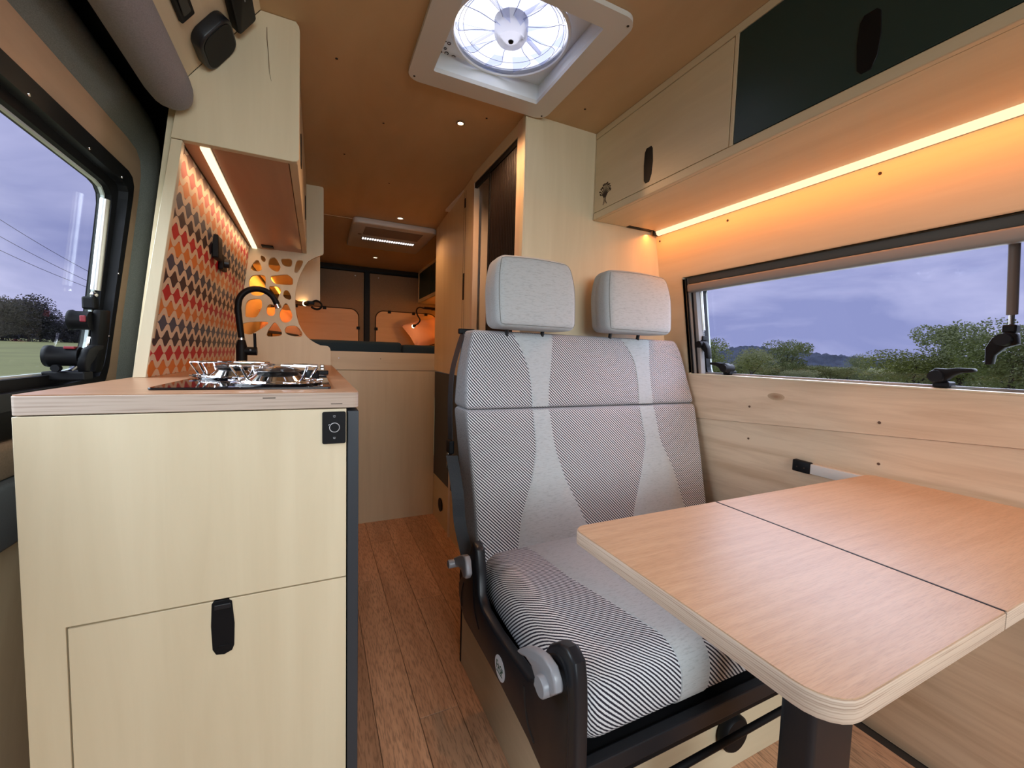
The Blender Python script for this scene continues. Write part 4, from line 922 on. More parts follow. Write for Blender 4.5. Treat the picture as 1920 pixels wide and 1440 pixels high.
# downlights
def downlight(x, y, r, glow, label):
    t = thing('downlight', label, 'ceiling light', (x, y, CEIL), 'ceiling downlights')
    lathe('bezel', [(r*1.0, 0), (r*1.5, -0.001), (r*1.6, -0.003), (r*1.1, -0.004), (r*1.0, -0.002)], (x, y, CEIL-0.0002), white_p if glow is not spotglow else taupe, t, n=20)
    lathe('lamp', [(0, -0.0025), (r, -0.0025), (r, -0.0005), (0, -0.0005)], (x, y, CEIL-0.0003), glow, t, n=16)
downlight(0.433, 1.374, 0.009, spotglow, 'bright ceiling downlight nearest the roof vent')
downlight(0.433, 2.470, 0.014, spotdim, 'small ceiling downlight in front of the air conditioner')
downlight(0.433, 3.58, 0.014, spotdim, 'small ceiling downlight beyond the air conditioner')
spot('downlight_beam', (0.433, 1.374, CEIL-0.01), (0.433, 1.374, 0), 11, (1.0, 0.52, 0.25), 160)
spot('downlight_beam', (0.433, 2.470, CEIL-0.01), (0.433, 2.470, 0), 5.0, (1.0, 0.50, 0.22), 150)
spot('downlight_beam', (0.433, 3.58, CEIL-0.01), (0.433, 3.58, 0), 0.6, (1.0, 0.60, 0.32), 140)
# air conditioner
ac = thing('air_conditioner', 'flat white ceiling air conditioner with a glowing louvre', 'air conditioner', (0.43, 2.85, CEIL))
prism('housing', rrect(0.190, 2.56, 0.672, 3.16, 0.03, 4), 'z', CEIL-0.034, CEIL-0.0005, plain('ac_white', (0.50, 0.46, 0.43), 0.45), ac, 0.008, 3)
box('louvre', (0.262, 2.86, CEIL-0.0355), (0.600, 2.93, CEIL-0.0345), black, ac)
for i in range(22):
    xx = 0.268+i*0.0151
    box('louvre_light', (xx, 2.868, CEIL-0.0375), (xx+0.009, 2.905, CEIL-0.0357), coolled, ac)
box('grille', (0.262, 2.62, CEIL-0.0352), (0.600, 2.80, CEIL-0.0342), plain('ac_grille', (0.20, 0.17, 0.16), 0.5), ac)
lathe('badge', [(0, 0), (0.012, 0), (0.012, 0.001), (0, 0.001)], (0.245, 2.80, CEIL-0.0355), taupe, ac, n=14)

# ================================================================== BED AREA
bb = thing('bed_platform', 'tall maple bed platform front across the end of the aisle', 'bed base', (0.3, 2.9, 0))
box('front_panel', (-0.33, 2.573, 0.0), (0.6755, 2.591, 0.9195), maple_v, bb, 0.0008, 1)
box('fascia', (-0.33, 2.573, 0.9225), (0.6755, 2.591, 1.029), maple_x, bb, 0.0008, 1)
box('joint_backing', (-0.33, 2.592, 0.0), (0.675, 2.60, 1.02), gap_m, bb)
box('slat_deck', (-0.35, 2.60, 0.985), (xr(1)-0.01, 3.96, 1.005), maple_x, bb)
for x in (0.115, 0.345):
    lathe('screw', [(0, 0), (0.003, 0), (0.002, 0.001), (0, 0.001)], (x, 2.573, 0.990), chrome, bb, (0, -1, 0), 8)
mt = thing('mattress', 'dark navy mattress on the bed platform', 'mattress', (0.4, 3.3, 1.006))
box('cushion', (-0.36, 2.600, 1.0065), (0.475, 3.95, 1.092), navy, mt, 0.02, 3)
box('cushion', (0.477, 2.600, 1.0065), (1.20, 3.95, 1.080), navy, mt, 0.02, 3)
# rear left overhead cabinet, its end panel facing us
ra = thing('bed_cabinet', 'rear overhead cabinet left of the bed with a rounded end panel', 'cabinet', (-0.15, 3.2, 1.33))
prism('end_panel', [(-0.318, 1.478), (-0.13, 1.478), (-0.118, 1.466), (-0.115, 1.32), (-0.105, 1.305), (-0.09, 1.300), (0.006, 1.300), (0.0155, 1.304), (0.0195, 1.312), (0.0195, 1.793), (-0.278, 1.793)], 'y', 2.600, 2.618, maple_v, ra, 0.001, 1)
box('floor_board', (-0.31, 2.62, 1.478), (0.015, 3.95, 1.493), maple_y, ra)
box('door', (0.001, 2.62, 1.494), (0.018, 3.27, 1.79), maple_y, ra, 0.001)
box('door', (0.001, 3.275, 1.494), (0.018, 3.95, 1.79), maple_y, ra, 0.001)
# rear right overhead cabinet
rc = thing('bed_cabinet', 'rear overhead cabinet right of the bed with black doors', 'cabinet', (1.0, 3.3, 1.51))
box('floor_board', (0.870, 2.600, 1.500), (xr(1.5)-0.006, 3.96, 1.516), maple_y, rc)
box('frame_rail', (0.866, 2.600, 1.500), (0.880, 3.96, 1.530), maple_y, rc, 0.001)
box('frame_rail', (0.866, 2.600, 1.768), (0.880, 3.96, 1.792), maple_y, rc, 0.001)
box('frame_stile', (0.8655, 3.93, 1.5305), (0.880, 3.96, 1.7675), maple_v, rc, 0.001)
for a, b in ((2.61, 3.03), (3.04, 3.48), (3.49, 3.925)):
    box('door', (0.868, a, 1.532), (0.880, b, 1.766), green, rc, 0.001)
# LED strips under the rear cabinets
for (x, lab) in ((-0.262, 'LED strip under the rear left bed cabinet'), (1.13, 'LED strip under the rear right bed cabinet')):
    zz = 1.477 if x < 0 else 1.499
    t = thing('led_profile', lab, 'led light', (x, 3.2, zz))
    box('diffuser', (x-0.006, 2.66, zz-0.006), (x+0.006, 3.93, zz), emis('bed_led_diffuser', (1.0, 0.38, 0.03), 6.5), t)
area('bed_led_light_left', (-0.25, 3.1, 1.462), (0, math.radians(15), 0), 0.01, 1.1, 3.0, (1.0, 0.30, 0.04))
area('bed_led_light_right', (1.12, 3.3, 1.49), (0, math.radians(-20), 0), 0.01, 1.2, 3.6, (1.0, 0.30, 0.04))
# gooseneck reading lamps
def goose(pts, head, tgt, plate, label, mount, pw_):
    t = thing('reading_lamp', label, 'lamp', mount, 'gooseneck reading lamps over the bed')
    box('mount', (mount[0]-plate, mount[1]-0.01, mount[2]-0.008), (mount[0]+plate, mount[1]+0.02, mount[2]+0.010), black, t, 0.003)
    tube('neck', pts, 0.0055, black, t, 8, smooth_k=5)
    d = (Vector(tgt)-Vector(head)).normalized(); h = Vector(head)
    tube('head', [h-d*0.030, h], [0.008, 0.013], black, t, 12)
    lathe('bulb', [(0.0, -0.010), (0.012, -0.006), (0.014, 0.004), (0.008, 0.013), (0.0, 0.016)], h+d*0.006, lampglow, t, d, 14)
    pl = bpy.data.lights.new('reading_bulb', 'POINT'); pl.energy = pw_*0.22; pl.color = (1.0, 0.45, 0.14); pl.shadow_soft_size = 0.012
    po = bpy.data.objects.new('reading_bulb', pl); C.objects.link(po); po.location = h+d*0.03
    spot('reading_beam', h+d*0.03, tgt, pw_, (1.0, 0.46, 0.15), 130, 0.012)
goose([(-0.020, 2.585, 1.296), (0.000, 2.570, 1.304), (0.022, 2.560, 1.290), (0.026, 2.556, 1.272), (0.014, 2.552, 1.258), (-0.004, 2.555, 1.256), (-0.025, 2.56, 1.266)], (-0.052, 2.57, 1.284), (-0.20, 2.9, 1.30), 0.02, 'gooseneck reading lamp on the rear left cabinet', (-0.030, 2.586, 1.290), 1.6)
goose([(0.800, 3.42, 1.398), (0.755, 3.41, 1.400), (0.732, 3.40, 1.375), (0.742, 3.40, 1.335), (0.762, 3.40, 1.300), (0.748, 3.40, 1.272), (0.728, 3.40, 1.258)], (0.712, 3.40, 1.247), (0.60, 3.9, 1.15), 0.045, 'gooseneck reading lamp right of the bed', (0.845, 3.42, 1.400), 1.6)
box('reading_lamp_rail', (0.86, 3.40, 1.385), (xr(1.39)-0.012, 3.425, 1.405), black)
tag(bpy.data.objects['reading_lamp_rail'], 'black rail behind the right hand reading lamp', 'rail')
# pillows
def pillow(name, c, s, rot, mat, label):
    bm = bmesh.new(); bmesh.ops.create_grid(bm, x_segments=22, y_segments=16, size=1)
    top = list(bm.verts); ret = bmesh.ops.duplicate(bm, geom=bm.verts[:]+bm.edges[:]+bm.faces[:])
    for v in top:
        x, y = v.co.x, v.co.y
        h = (max(0, 1-x**4)*max(0, 1-y**4))**0.5
        v.co = Vector((x*s[0]*(1-0.06*(1-abs(y))), y*s[1]*(1-0.06*(1-abs(x))), h*s[2]+0.006*math.sin(x*7+y*4)*h))
    for v in [g for g in ret['geom'] if isinstance(g, bmesh.types.BMVert)]:
        x, y = v.co.x, v.co.y
        h = (max(0, 1-x**4)*max(0, 1-y**4))**0.5
        v.co = Vector((x*s[0]*(1-0.06*(1-abs(y))), y*s[1]*(1-0.06*(1-abs(x))), -h*s[2]*0.8))
    bmesh.ops.remove_doubles(bm, verts=bm.verts, dist=1e-4); bmesh.ops.recalc_face_normals(bm, faces=bm.faces)
    bmesh.ops.transform(bm, matrix=Matrix.Translation(c) @ rot, verts=bm.verts)
    o = link_mesh(name, from_bm(bm, name), mat, None, True); tag(o, label, 'pillow')
from mathutils import Euler
pl_m = plain('orange_pillow_cloth', (0.52, 0.28, 0.17), 0.9)
pl_m2 = plain('pink_pillow_cloth', (0.60, 0.33, 0.26), 0.9)
pillow('pillow', (-0.215, 3.10, 1.205), (0.115, 0.12, 0.06), Euler((math.radians(35), 0.1, 0.2)).to_matrix().to_4x4(), pl_m, 'orange pillow leaning at the left side of the bed')
pillow('pillow', (0.90, 3.62, 1.215), (0.20, 0.15, 0.06), Euler((0.75, -0.25, 0.2)).to_matrix().to_4x4(), pl_m2, 'pinkish pillow at the right side of the bed')

# ================================================================== BENCH SEAT
bs = thing('travel_bench', 'grey two seat travel bench with striped tweed and black side frame', 'bench seat', (0.82, 0.85, 0))
def arcpos(h, r, n):
    flat = h-r; A = [flat+r*math.tan(math.radians(t)) for t in (15, 28, 38, 45)]
    return [-a for a in reversed(A)]+[-flat+2*flat*i/n for i in range(n+1)]+A
class Cushion:
    def __init__(s, h, r, D): s.h, s.r, s.D = h, r, D
    def pt(s, q, off=0.0):
        h, r = s.h, s.r; inner = Vector([max(-(h[i]-r), min(h[i]-r, q[i])) for i in range(3)]); d = Vector(q)-inner
        if d.length < 1e-9: d = Vector((0, -1, 0))
        d.normalize(); return s.D(inner+d*(r+off))
    def build(s, name, mats, parent, res=(16, 6, 16), sidemat=None):
        h = s.h; ax = [arcpos(h[i], s.r, res[i]) for i in range(3)]
        V, F, UV, MI = [], [], [], []
        def face(fix, sgn, a, b, uvf, mi):
            base_ = len(V); na, nb = len(ax[a]), len(ax[b])
            for p in ax[a]:
                for q_ in ax[b]:
                    q = [0, 0, 0]; q[fix] = sgn*h[fix]; q[a] = p; q[b] = q_
                    V.append(s.pt(q)); UV.append(uvf(q))
            for i in range(na-1):
                for j in range(nb-1):
                    F.append((base_+i*nb+j, base_+(i+1)*nb+j, base_+(i+1)*nb+j+1, base_+i*nb+j+1)); MI.append(mi)
        face(1, -1, 0, 2, lambda q: (q[0], q[2]), 0)
        face(1, 1, 0, 2, lambda q: (q[0], q[2]), 1)
        face(0, -1, 1, 2, lambda q: (-h[0]+(q[1]+h[1]), q[2]), 1 if sidemat else 0)
        face(0, 1, 1, 2, lambda q: (h[0]-(q[1]+h[1]), q[2]), 1 if sidemat else 0)
        face(2, 1, 0, 1, lambda q: (q[0], h[2]+(q[1]+h[1])), 0)
        face(2, -1, 0, 1, lambda q: (q[0], -h[2]-(q[1]+h[1])), 0)
        bm = bmesh.new(); uvl = bm.loops.layers.uv.new('UVMap'); vs = [bm.verts.new(v) for v in V]
        for f, m_ in zip(F, MI):
            fc_ = bm.faces.new([vs[k] for k in f]); fc_.material_index = m_
            for lp, k in zip(fc_.loops, f): lp[uvl].uv = UV[k]
        bmesh.ops.remove_doubles(bm, verts=bm.verts, dist=1e-5); bmesh.ops.recalc_face_normals(bm, faces=bm.faces)
        mi = [f.material_index for f in bm.faces]
        o = link_mesh(name, from_bm(bm, name), mats, parent, True)
        for p, k in zip(o.data.polygons, mi): p.material_index = k
        return o
def lerp_tab(tab, z):
    tab = sorted(tab)
    if z <= tab[0][0]: return tab[0][1]
    for (a, va), (b, vb) in zip(tab[:-1], tab[1:]):
        if z <= b:
            t = (z-a)/(b-a); return va+(vb-va)*t
    return tab[-1][1]
def smooth_tab(tab, z, w=0.015):
    return (lerp_tab(tab, z-w)+2*lerp_tab(tab, z)+lerp_tab(tab, z+w))/4
LEFT = [(0.44, 0.392), (0.62, 0.388), (0.76, 0.380), (0.877, 0.372), (0.98, 0.380), (1.05, 0.392), (1.10, 0.402)]
RIGHT = [(0.44, 1.268), (0.54, 1.268), (0.70, 1.268), (0.86, 1.258), (0.907, 1.250), (1.0, 1.232), (1.06, 1.216), (1.11, 1.185)]
def yfront(z): return 1.08+0.2*(z-0.87)
def make_D(zc, hz, hx, hy, depth_back):
    def D(p):
        z = zc+p.z; a = (p.x/hx+1)/2; xL, xR = smooth_tab(LEFT, z), smooth_tab(RIGHT, z); x = xL+(xR-xL)*a
        t = (p.y/hy+1)/2
        yf = yfront(z)-0.006*math.cos(p.x*7)*math.cos(p.z/hz*1.4)
        return Vector((x, yf+t*(lerp_tab(depth_back, z)-yf), z))
    return D
def patch(cu_, name, edges, zc, hx, mat, parent, z0, z1, nz_=18, nx=6, front=True):
    """fabric insert laid on the front of a cushion: edges = (z, xl, xr) table in world metres"""
    V, F, UVs = [], [], []
    offs_ = [-0.002] + [0.0022]*(nx-1) + [-0.002]
    for i in range(nz_+1):
        z = z0+(z1-z0)*i/nz_; xL, xR = smooth_tab([(e_[0], e_[1]) for e_ in edges], z, 0.012), smooth_tab([(e_[0], e_[2]) for e_ in edges], z, 0.012)
        wl_, wr2 = smooth_tab(LEFT, z), smooth_tab(RIGHT, z)
        for j in range(nx+1):
            f = [0.0, 0.04, 0.3, 0.5, 0.7, 0.96, 1.0][j]; x = xL+(xR-xL)*f
            a = (x-wl_)/(wr2-wl_); q = [(2*a-1)*hx, -cu_.h[1], z-zc]
            V.append(cu_.pt(q, offs_[j]))
    for i in range(nz_):
        for j in range(nx): F.append((i*(nx+1)+j, i*(nx+1)+j+1, (i+1)*(nx+1)+j+1, (i+1)*(nx+1)+j))
    return raw(name, V, F, mat, parent, True)
# upper back cushion
ZU0, ZU1 = 0.8765, 1.102
zc, hz, hx, hy = (ZU0+ZU1)/2, (ZU1-ZU0)/2, 0.44, 0.055
cuU = Cushion((hx, hy, hz), 0.015, make_D(zc, hz, hx, hy, [(0.88, 1.200), (1.10, 1.205)]))
cuU.build('upper_backrest', [tweed_m, mel_dark], bs, (24, 5, 8), True)
eL = [(0.88, 0.579, 0.637), (0.94, 0.579, 0.641), (0.995, 0.573, 0.652), (1.05, 0.553, 0.661), (1.097, 0.526, 0.668)]
eR = [(0.88, 0.986, 1.053), (0.95, 0.988, 1.050), (1.02, 0.982, 1.053), (1.06, 0.962, 1.058), (1.105, 0.926, 1.064)]
for e_ in (eL, eR): patch(cuU, 'centre_insert', e_, zc, hx, mel, bs, ZU0+0.003, ZU1-0.001, 14)
# lower back cushion
ZL0, ZL1 = 0.42, 0.8755
zc, hz, hx, hy = (ZL0+ZL1)/2, (ZL1-ZL0)/2, 0.44, 0.055
cuL = Cushion((hx, hy, hz), 0.013, make_D(zc, hz, hx, hy, [(0.42, 1.13), (0.876, 1.200)]))
cuL.build('lower_backrest', [tweed_m, mel_dark], bs, (24, 5, 14), True)
eL = [(0.42, 0.488, 0.800), (0.48, 0.501, 0.768), (0.57, 0.519, 0.725), (0.668, 0.560, 0.677), (0.76, 0.583, 0.648), (0.876, 0.579, 0.637)]
eR = [(0.42, 0.88, 1.20), (0.48, 0.905, 1.178), (0.547, 0.92, 1.152), (0.66, 0.968, 1.121), (0.755, 1.000, 1.069), (0.876, 0.986, 1.053)]
for e_ in (eL, eR): patch(cuL, 'centre_insert', e_, zc, hx, mel, bs, ZL0+0.01, ZL1-0.002, 24)
# seat cushion
SX0, SX1, SY0, SY1, SZ0, SZ1 = 0.392, 1.262, 0.528, 1.045, 0.368, 0.500
hx, hy, hz = (SX1-SX0)/2, (SY1-SY0)/2, (SZ1-SZ0)/2
def Ds(p):
    x = (SX0+SX1)/2+p.x; y = (SY0+SY1)/2+p.y; z = (SZ0+SZ1)/2+p.z
    u = (p.z/hz+1)/2
    fl_ = (1-(p.y/hy+1)/2)                       # 1 at the front
    z += u*(0.010*math.sin(min(1, max(0, fl_*1.15))*PI)+0.012*fl_-0.012) + 0.008*math.cos(p.x/hx*1.5)*u
    y -= 0.012*math.sin(u*PI)*max(0, fl_-0.5)*2
    x += -0.010*math.sin(u*PI)*(1 if p.x < 0 else -0.3)*min(1, max(0, abs(p.x)-hx+0.08)/0.06)
    x += (0.018*(1-fl_))*max(0, -p.x/hx)
    return Vector((x, y, z))
cuS = Cushion((hx, hy, hz), 0.046, Ds)
cuS.build('seat_cushion', [tweed_m, mel_dark], bs, (26, 18, 5))
def seat_patch(tab, par):
    # tab rows: (path position, xl, xr); the path runs from the rear of the top over the front edge to the bottom
    V, F = [], []; rows = []
    N1, N2 = 22, 14
    for i in range(N1+1):
        t = i/N1; rows.append(('top', hy*0.97*(1-t)+(-hy)*t, t))
    for i in range(1, N2+1):
        t = i/N2; rows.append(('front', hz*(1-t)+(-hz*0.93)*t, 1+t))
    nx = 6; fr_ = [0.0, 0.04, 0.3, 0.5, 0.7, 0.96, 1.0]; of_ = [-0.003, 0.002, 0.002, 0.002, 0.002, 0.002, -0.003]
    for kind, val, s_ in rows:
        xL, xR = smooth_tab([(a, b) for a, b, c in tab], s_, 0.05), smooth_tab([(a, c) for a, b, c in tab], s_, 0.05)
        for f, o_ in zip(fr_, of_):
            x = xL+(xR-xL)*f-(SX0+SX1)/2
            q = [x, val, hz] if kind == 'top' else [x, -hy, val]
            V.append(cuS.pt(q, o_))
    for i in range(len(rows)-1):
        for j in range(nx): F.append((i*(nx+1)+j, i*(nx+1)+j+1, (i+1)*(nx+1)+j+1, (i+1)*(nx+1)+j))
    raw('centre_insert', V, F, mel, par, True)
seat_patch([(0.0, 0.500, 0.800), (0.12, 0.520, 0.770), (0.45, 0.530, 0.750), (0.70, 0.565, 0.715), (0.90, 0.594, 0.690), (1.0, 0.600, 0.680), (2.0, 0.606, 0.680)], bs)
seat_patch([(0.0, 0.88, 1.18), (0.12, 0.90, 1.16), (0.45, 0.93, 1.13), (0.70, 0.965, 1.085), (0.90, 0.985, 1.065), (1.0, 0.99, 1.062), (2.0, 0.99, 1.066)], bs)
# headrests
def headrest(par_x0, par_x1, z0, z1, yf, dpt, label=None):
    hx, hy, hz = (par_x1-par_x0)/2, dpt/2, (z1-z0)/2; cx = (par_x0+par_x1)/2; zc = (z0+z1)/2
    def D(p):
        t = p.z/hz
        wdt = 1.0-0.13*max(0, t)**2-0.035*max(0, -t)**2
        x = cx+p.x*wdt; z = zc+p.z+0.004*math.cos(p.x/hx*1.5)*max(0, t)
        y = yf+hy+p.y-0.010*math.cos(p.x/hx*1.3)*(1 if p.y < 0 else -1)+0.010*t
        if p.y > 0: x = cx+(x-cx)*0.97
        y += 0.012*max(0, t)**2*(1 if p.y < 0 else -1)
        return Vector((x, y, z))
    c = Cushion((hx, hy, hz), 0.024, D)
    h = c.build('headrest', [mel, mel], bs, (12, 6, 10))
    # piped seams round the front panel
    q = []
    a = hx-0.004; b = hz-0.005
    for (px_, pz_) in [(-a, -b), (-a, 0), (-a, b), (0, b+0.002), (a, b), (a, 0), (a, -b), (0, -b)]:
        q.append(c.pt([px_, -hy, pz_], 0.0004))
    P = []
    for i in range(16): P.append(c.pt([-a, -hy, -b+2*b*i/16], 0.0002))
    for i in range(16): P.append(c.pt([-a+2*a*i/16, -hy, b], 0.0002))
    for i in range(16): P.append(c.pt([a, -hy, b-2*b*i/16], 0.0002))
    for i in range(16): P.append(c.pt([a-2*a*i/16, -hy, -b], 0.0002))
    tube('seam', P, 0.0011, plain('seam_thread', (0.22, 0.23, 0.22), 0.9) if 'seam_thread' not in MATS else MATS['seam_thread'], h, 5, True)
    for sx in (-0.06, 0.06): tube('post', [(cx+sx, yf+hy+0.02, z0+0.02), (cx+sx, yf+hy+0.03, z0-0.03)], 0.006, blackm, h, 10)
headrest(0.440, 0.700, 1.107, 1.310, 1.046, 0.112)
headrest(0.815, 1.088, 1.114, 1.312, 1.052, 0.105)
# black side frame with levers
fyz = [(1.036, 0.435), (1.066, 0.400), (1.062, 0.365), (1.046, 0.339), (1.010, 0.322), (0.90, 0.322), (0.772, 0.322), (0.640, 0.312), (0.580, 0.300), (0.520, 0.255), (0.490, 0.255), (0.488, 0.350), (0.490, 0.430), (0.492, 0.489), (0.496, 0.530), (0.503, 0.560), (0.525, 0.572), (0.553, 0.563), (0.578, 0.543), (0.596, 0.515), (0.606, 0.480), (0.618, 0.445), (0.650, 0.428), (0.729, 0.422), (0.809, 0.417), (0.885, 0.423), (0.912, 0.445), (0.920, 0.500), (0.935, 0.550), (0.965, 0.560), (0.985, 0.520), (1.005, 0.470)]
prism('side_frame', fyz, 'x', 0.355, 0.381, blackm, bs, 0.007, 3)
for P in ([(0.945, 0.52), (0.945, 0.46), (0.935, 0.40), (0.900, 0.365)], [(0.66, 0.405), (0.655, 0.375), (0.64, 0.345), (0.615, 0.33)], [(0.575, 0.530), (0.550, 0.545), (0.525, 0.538), (0.512, 0.50), (0.509, 0.43), (0.509, 0.35)], [(1.02, 0.42), (1.035, 0.385), (1.03, 0.35)]):
    tube('pressed_rib', [(0.3600, p[0], p[1]) for p in P], 0.0065, blackm, bs, 8, smooth_k=5)
# hinge shell at the foot of the backrest
prism('hinge_cover', [(1.09, 0.36), (1.10, 0.40), (1.085, 0.45), (1.04, 0.49), (0.99, 0.50), (0.985, 0.44), (1.0, 0.37), (1.04, 0.34)], 'x', 0.368, 0.385, black, bs, 0.005, 3)
def lever(pts, hub, rh, nm, ln=0.028):
    l = prism(nm, pts, 'x', 0.330, 0.346, greyp, bs, 0.004, 3)
    lathe('pivot', [(0, 0), (rh, 0), (rh, ln), (rh*0.9, ln+0.002), (0, ln+0.002)], (0.356, hub[0], hub[1]), greyp, l, (-1, 0, 0), 24)
lever([(0.651, 0.488), (0.640, 0.500), (0.615, 0.520), (0.585, 0.536), (0.555, 0.545), (0.530, 0.543), (0.517, 0.530), (0.514, 0.512), (0.530, 0.494), (0.549, 0.482), (0.573, 0.472), (0.584, 0.476), (0.578, 0.490), (0.592, 0.502), (0.613, 0.502), (0.632, 0.493)], (0.545, 0.503), 0.017, 'seat_lever', 0.034)
lever([(1.045, 0.474), (1.035, 0.487), (1.000, 0.508), (0.965, 0.527), (0.948, 0.530), (0.938, 0.522), (0.928, 0.492), (0.938, 0.478), (0.955, 0.472), (0.972, 0.482), (1.000, 0.480), (1.024, 0.470)], (1.030, 0.474), 0.011, 'recline_lever', 0.040)
# round maker sticker
stk = lathe('sticker', [(0, 0), (0.026, 0), (0.026, 0.0006), (0, 0.0006)], (0.3545, 0.771, 0.360), whitem, bs, (-1, 0, 0), 28)
tgm = plain('sticker_green_black', (0.03, 0.09, 0.05), 0.6)
bm = bmesh.new()
def st(pts): tube_bm(bm, [(0.3534, 0.771-p[0], 0.360+p[1]) for p in pts], 0.0015, 4)
for pts in ([(-0.016, -0.008), (-0.016, 0.010), (-0.009, 0.010)], [(-0.016, 0.001), (-0.010, 0.001)], [(-0.009, -0.008), (-0.005, 0.008), (-0.001, -0.008)], [(-0.007, -0.002), (-0.003, -0.002)],
            [(0.007, 0.008), (0.002, 0.006), (0.002, 0.001), (0.007, -0.001), (0.007, -0.006), (0.002, -0.008)], [(0.010, -0.009), (0.010, 0.007), (0.016, 0.006), (0.016, 0.001), (0.010, 0.0)], [(-0.016, -0.012), (0.014, -0.012)]): st(pts)
for v in bm.verts: v.co.x = 0.3536+(v.co.x-0.3534)*0.1
link_mesh('lettering', from_bm(bm, 'lettering'), tgm, stk)
# front frame beams and bar
box('front_beam', (0.381, 0.506, 0.338), (1.262, 0.526, 0.372), blackm, bs, 0.003)
box('seat_tray', (0.386, 0.5265, 0.345), (1.262, 1.04, 0.367), black, bs, 0.002)
box('lower_beam', (0.381, 0.540, 0.282), (1.262, 0.575, 0.3445), black, bs, 0.003)
tube('slide_bar', [(0.50, 0.500, 0.292), (1.05, 0.500, 0.3015)], 0.0065, black, bs, 10)
# plinth
pb = thing('bench_plinth', 'maple box under the bench with a round black knob', 'plinth', (0.85, 0.95, 0))
box('side_panel', (0.4365, 0.560, 0.0), (0.4545, 1.2645, 0.281), maple_y, pb, 0.0008, 1)
box('front_panel', (0.455, 0.645, 0.0), (1.248, 0.663, 0.281), maple_x, pb, 0.0008, 1)
box('back_strip', (0.4345, 1.265, 0.0), (0.4500, 1.273, 0.281), black, pb)
lathe('knob', [(0, 0), (0.040, 0), (0.045, 0.006), (0.045, 0.020), (0.040, 0.026), (0, 0.028)], (0.928, 0.645, 0.118), black, pb, (0, -1, 0), 28)
# seat belt
sbt = thing('seat_belt', 'black seat belt hanging down the aisle side of the bench', 'seat belt', (0.36, 1.19, 0.45))
def webbing(name, pts, w_, mat, par, wdir=None):
    P = smoothpts(pts, 5); V, F = [], []
    for i, p in enumerate(P):
        t = (P[min(i+1, len(P)-1)]-P[max(i-1, 0)]).normalized(); s_ = t.cross(Vector((1, 0, 0)))
        if s_.length < 1e-3: s_ = Vector((0, 1, 0))
        s_.normalize(); nn_ = Vector((1, 0, 0))
        if wdir is not None: s_ = wdir.normalized(); nn_ = t.cross(s_).normalized()
        for dx in (-0.0008, 0.0008):
            for sg_ in (-1, 1): V.append(p+s_*sg_*w_/2+nn_*dx)
    for i in range(len(P)-1):
        a = i*4; b = a+4
        for (k, l) in ((0, 1), (1, 3), (3, 2), (2, 0)): F.append((a+k, a+l, b+l, b+k))
    F += [(0, 1, 3, 2), (len(V)-4, len(V)-2, len(V)-1, len(V)-3)]
    return raw(name, V, F, mat, par)
box('guide', (0.388, 1.206, 1.092), (0.44, 1.219, 1.108), black, sbt, 0.003)
webbing('webbing', [(0.402, 1.208, 1.095), (0.386, 1.212, 1.04), (0.370, 1.212, 0.97), (0.366, 1.212, 0.875), (0.368, 1.210, 0.78), (0.368, 1.205, 0.72)], 0.045, strap_m, sbt)
webbing('webbing', [(0.356, 1.150, 0.735), (0.360, 1.103, 0.64), (0.362, 1.083, 0.56), (0.366, 1.03, 0.49), (0.366, 1.00, 0.46)], 0.034, strap_m, sbt, Vector((0.92, -0.38, 0)))
box('buckle', (0.352, 1.165, 0.735), (0.368, 1.200, 0.775), black, sbt, 0.004)
prism('tongue', [(1.176, 0.738), (1.188, 0.735), (1.196, 0.700), (1.188, 0.682), (1.178, 0.700)], 'x', 0.352, 0.356, chrome, sbt, 0.001, 1)

# ================================================================== TABLE
tb = thing('folding_table', 'plywood table with rounded corner, split into two leaves, on a black leg', 'table', (0.83, 0.36, 0))
ZT, TH = 0.757, 0.022
def leaf(name, pts, lab=None):
    l = prism(name, pts, 'z', ZT-TH, ZT-0.001, table_edge, tb, 0.0015, 2)
    ctr = (sum(p[0] for p in pts)/len(pts), sum(p[1] for p in pts)/len(pts))
    prism('laminate', [(p[0]+(0.0012 if p[0] < ctr[0] else -0.0012), p[1]+(0.0012 if p[1] < ctr[1] else -0.0012)) for p in pts], 'z', ZT-0.0009, ZT, table_m, l)
    return l
TX0, TX1, TS, TY0, TY1 = 0.3725, 1.268, 0.7065, 0.167, 0.548
def corner(cx, cy, r, a0, n=6): return [(cx+r*math.cos(math.radians(a0+90*i/n)), cy+r*math.sin(math.radians(a0+90*i/n))) for i in range(n+1)]
leaf('leaf', [(TS-0.0015, TY0), (TS-0.0015, TY1)]+corner(TX0+0.022, TY1-0.022, 0.022, 90)+corner(TX0+0.035, TY0+0.035, 0.035, 180))
leaf('leaf', [(TS+0.0015, TY0), (TX1, TY0), (TX1-0.003, TY1-0.01), (TX1-0.015, TY1), (TS+0.0015, TY1)])
box('joint', (TS-0.0014, TY0+0.002, ZT-0.018), (TS+0.0014, TY1-0.002, ZT+0.0002), black, tb)
for y in (0.24, 0.46): box('hinge', (TS-0.03, y-0.03, ZT-TH-0.003), (TS+0.03, y+0.03, ZT-TH-0.0005), blackm, tb, 0.0005, 1)
box('leg', (0.640, 0.315, 0.012), (0.752, 0.365, ZT-TH-0.004), blackm, tb, 0.010, 4)
box('foot_plate', (0.630, 0.285, 0.0005), (0.770, 0.400, 0.012), blackm, tb, 0.004)
rl_ = thing('table_rail', 'white wall rail with black end cap that carries the table', 'rail', (1.28, 0.5, 0.72))
def railfn(p, a): return (xr(0.735)+a, p[0], p[1])
prism('rail', [(0.20, 0.7165), (0.6935, 0.7165), (0.6935, 0.7455), (0.20, 0.7455)], None, -0.016, 0.004, white_p, rl_, 0.002, 2, fn=railfn)
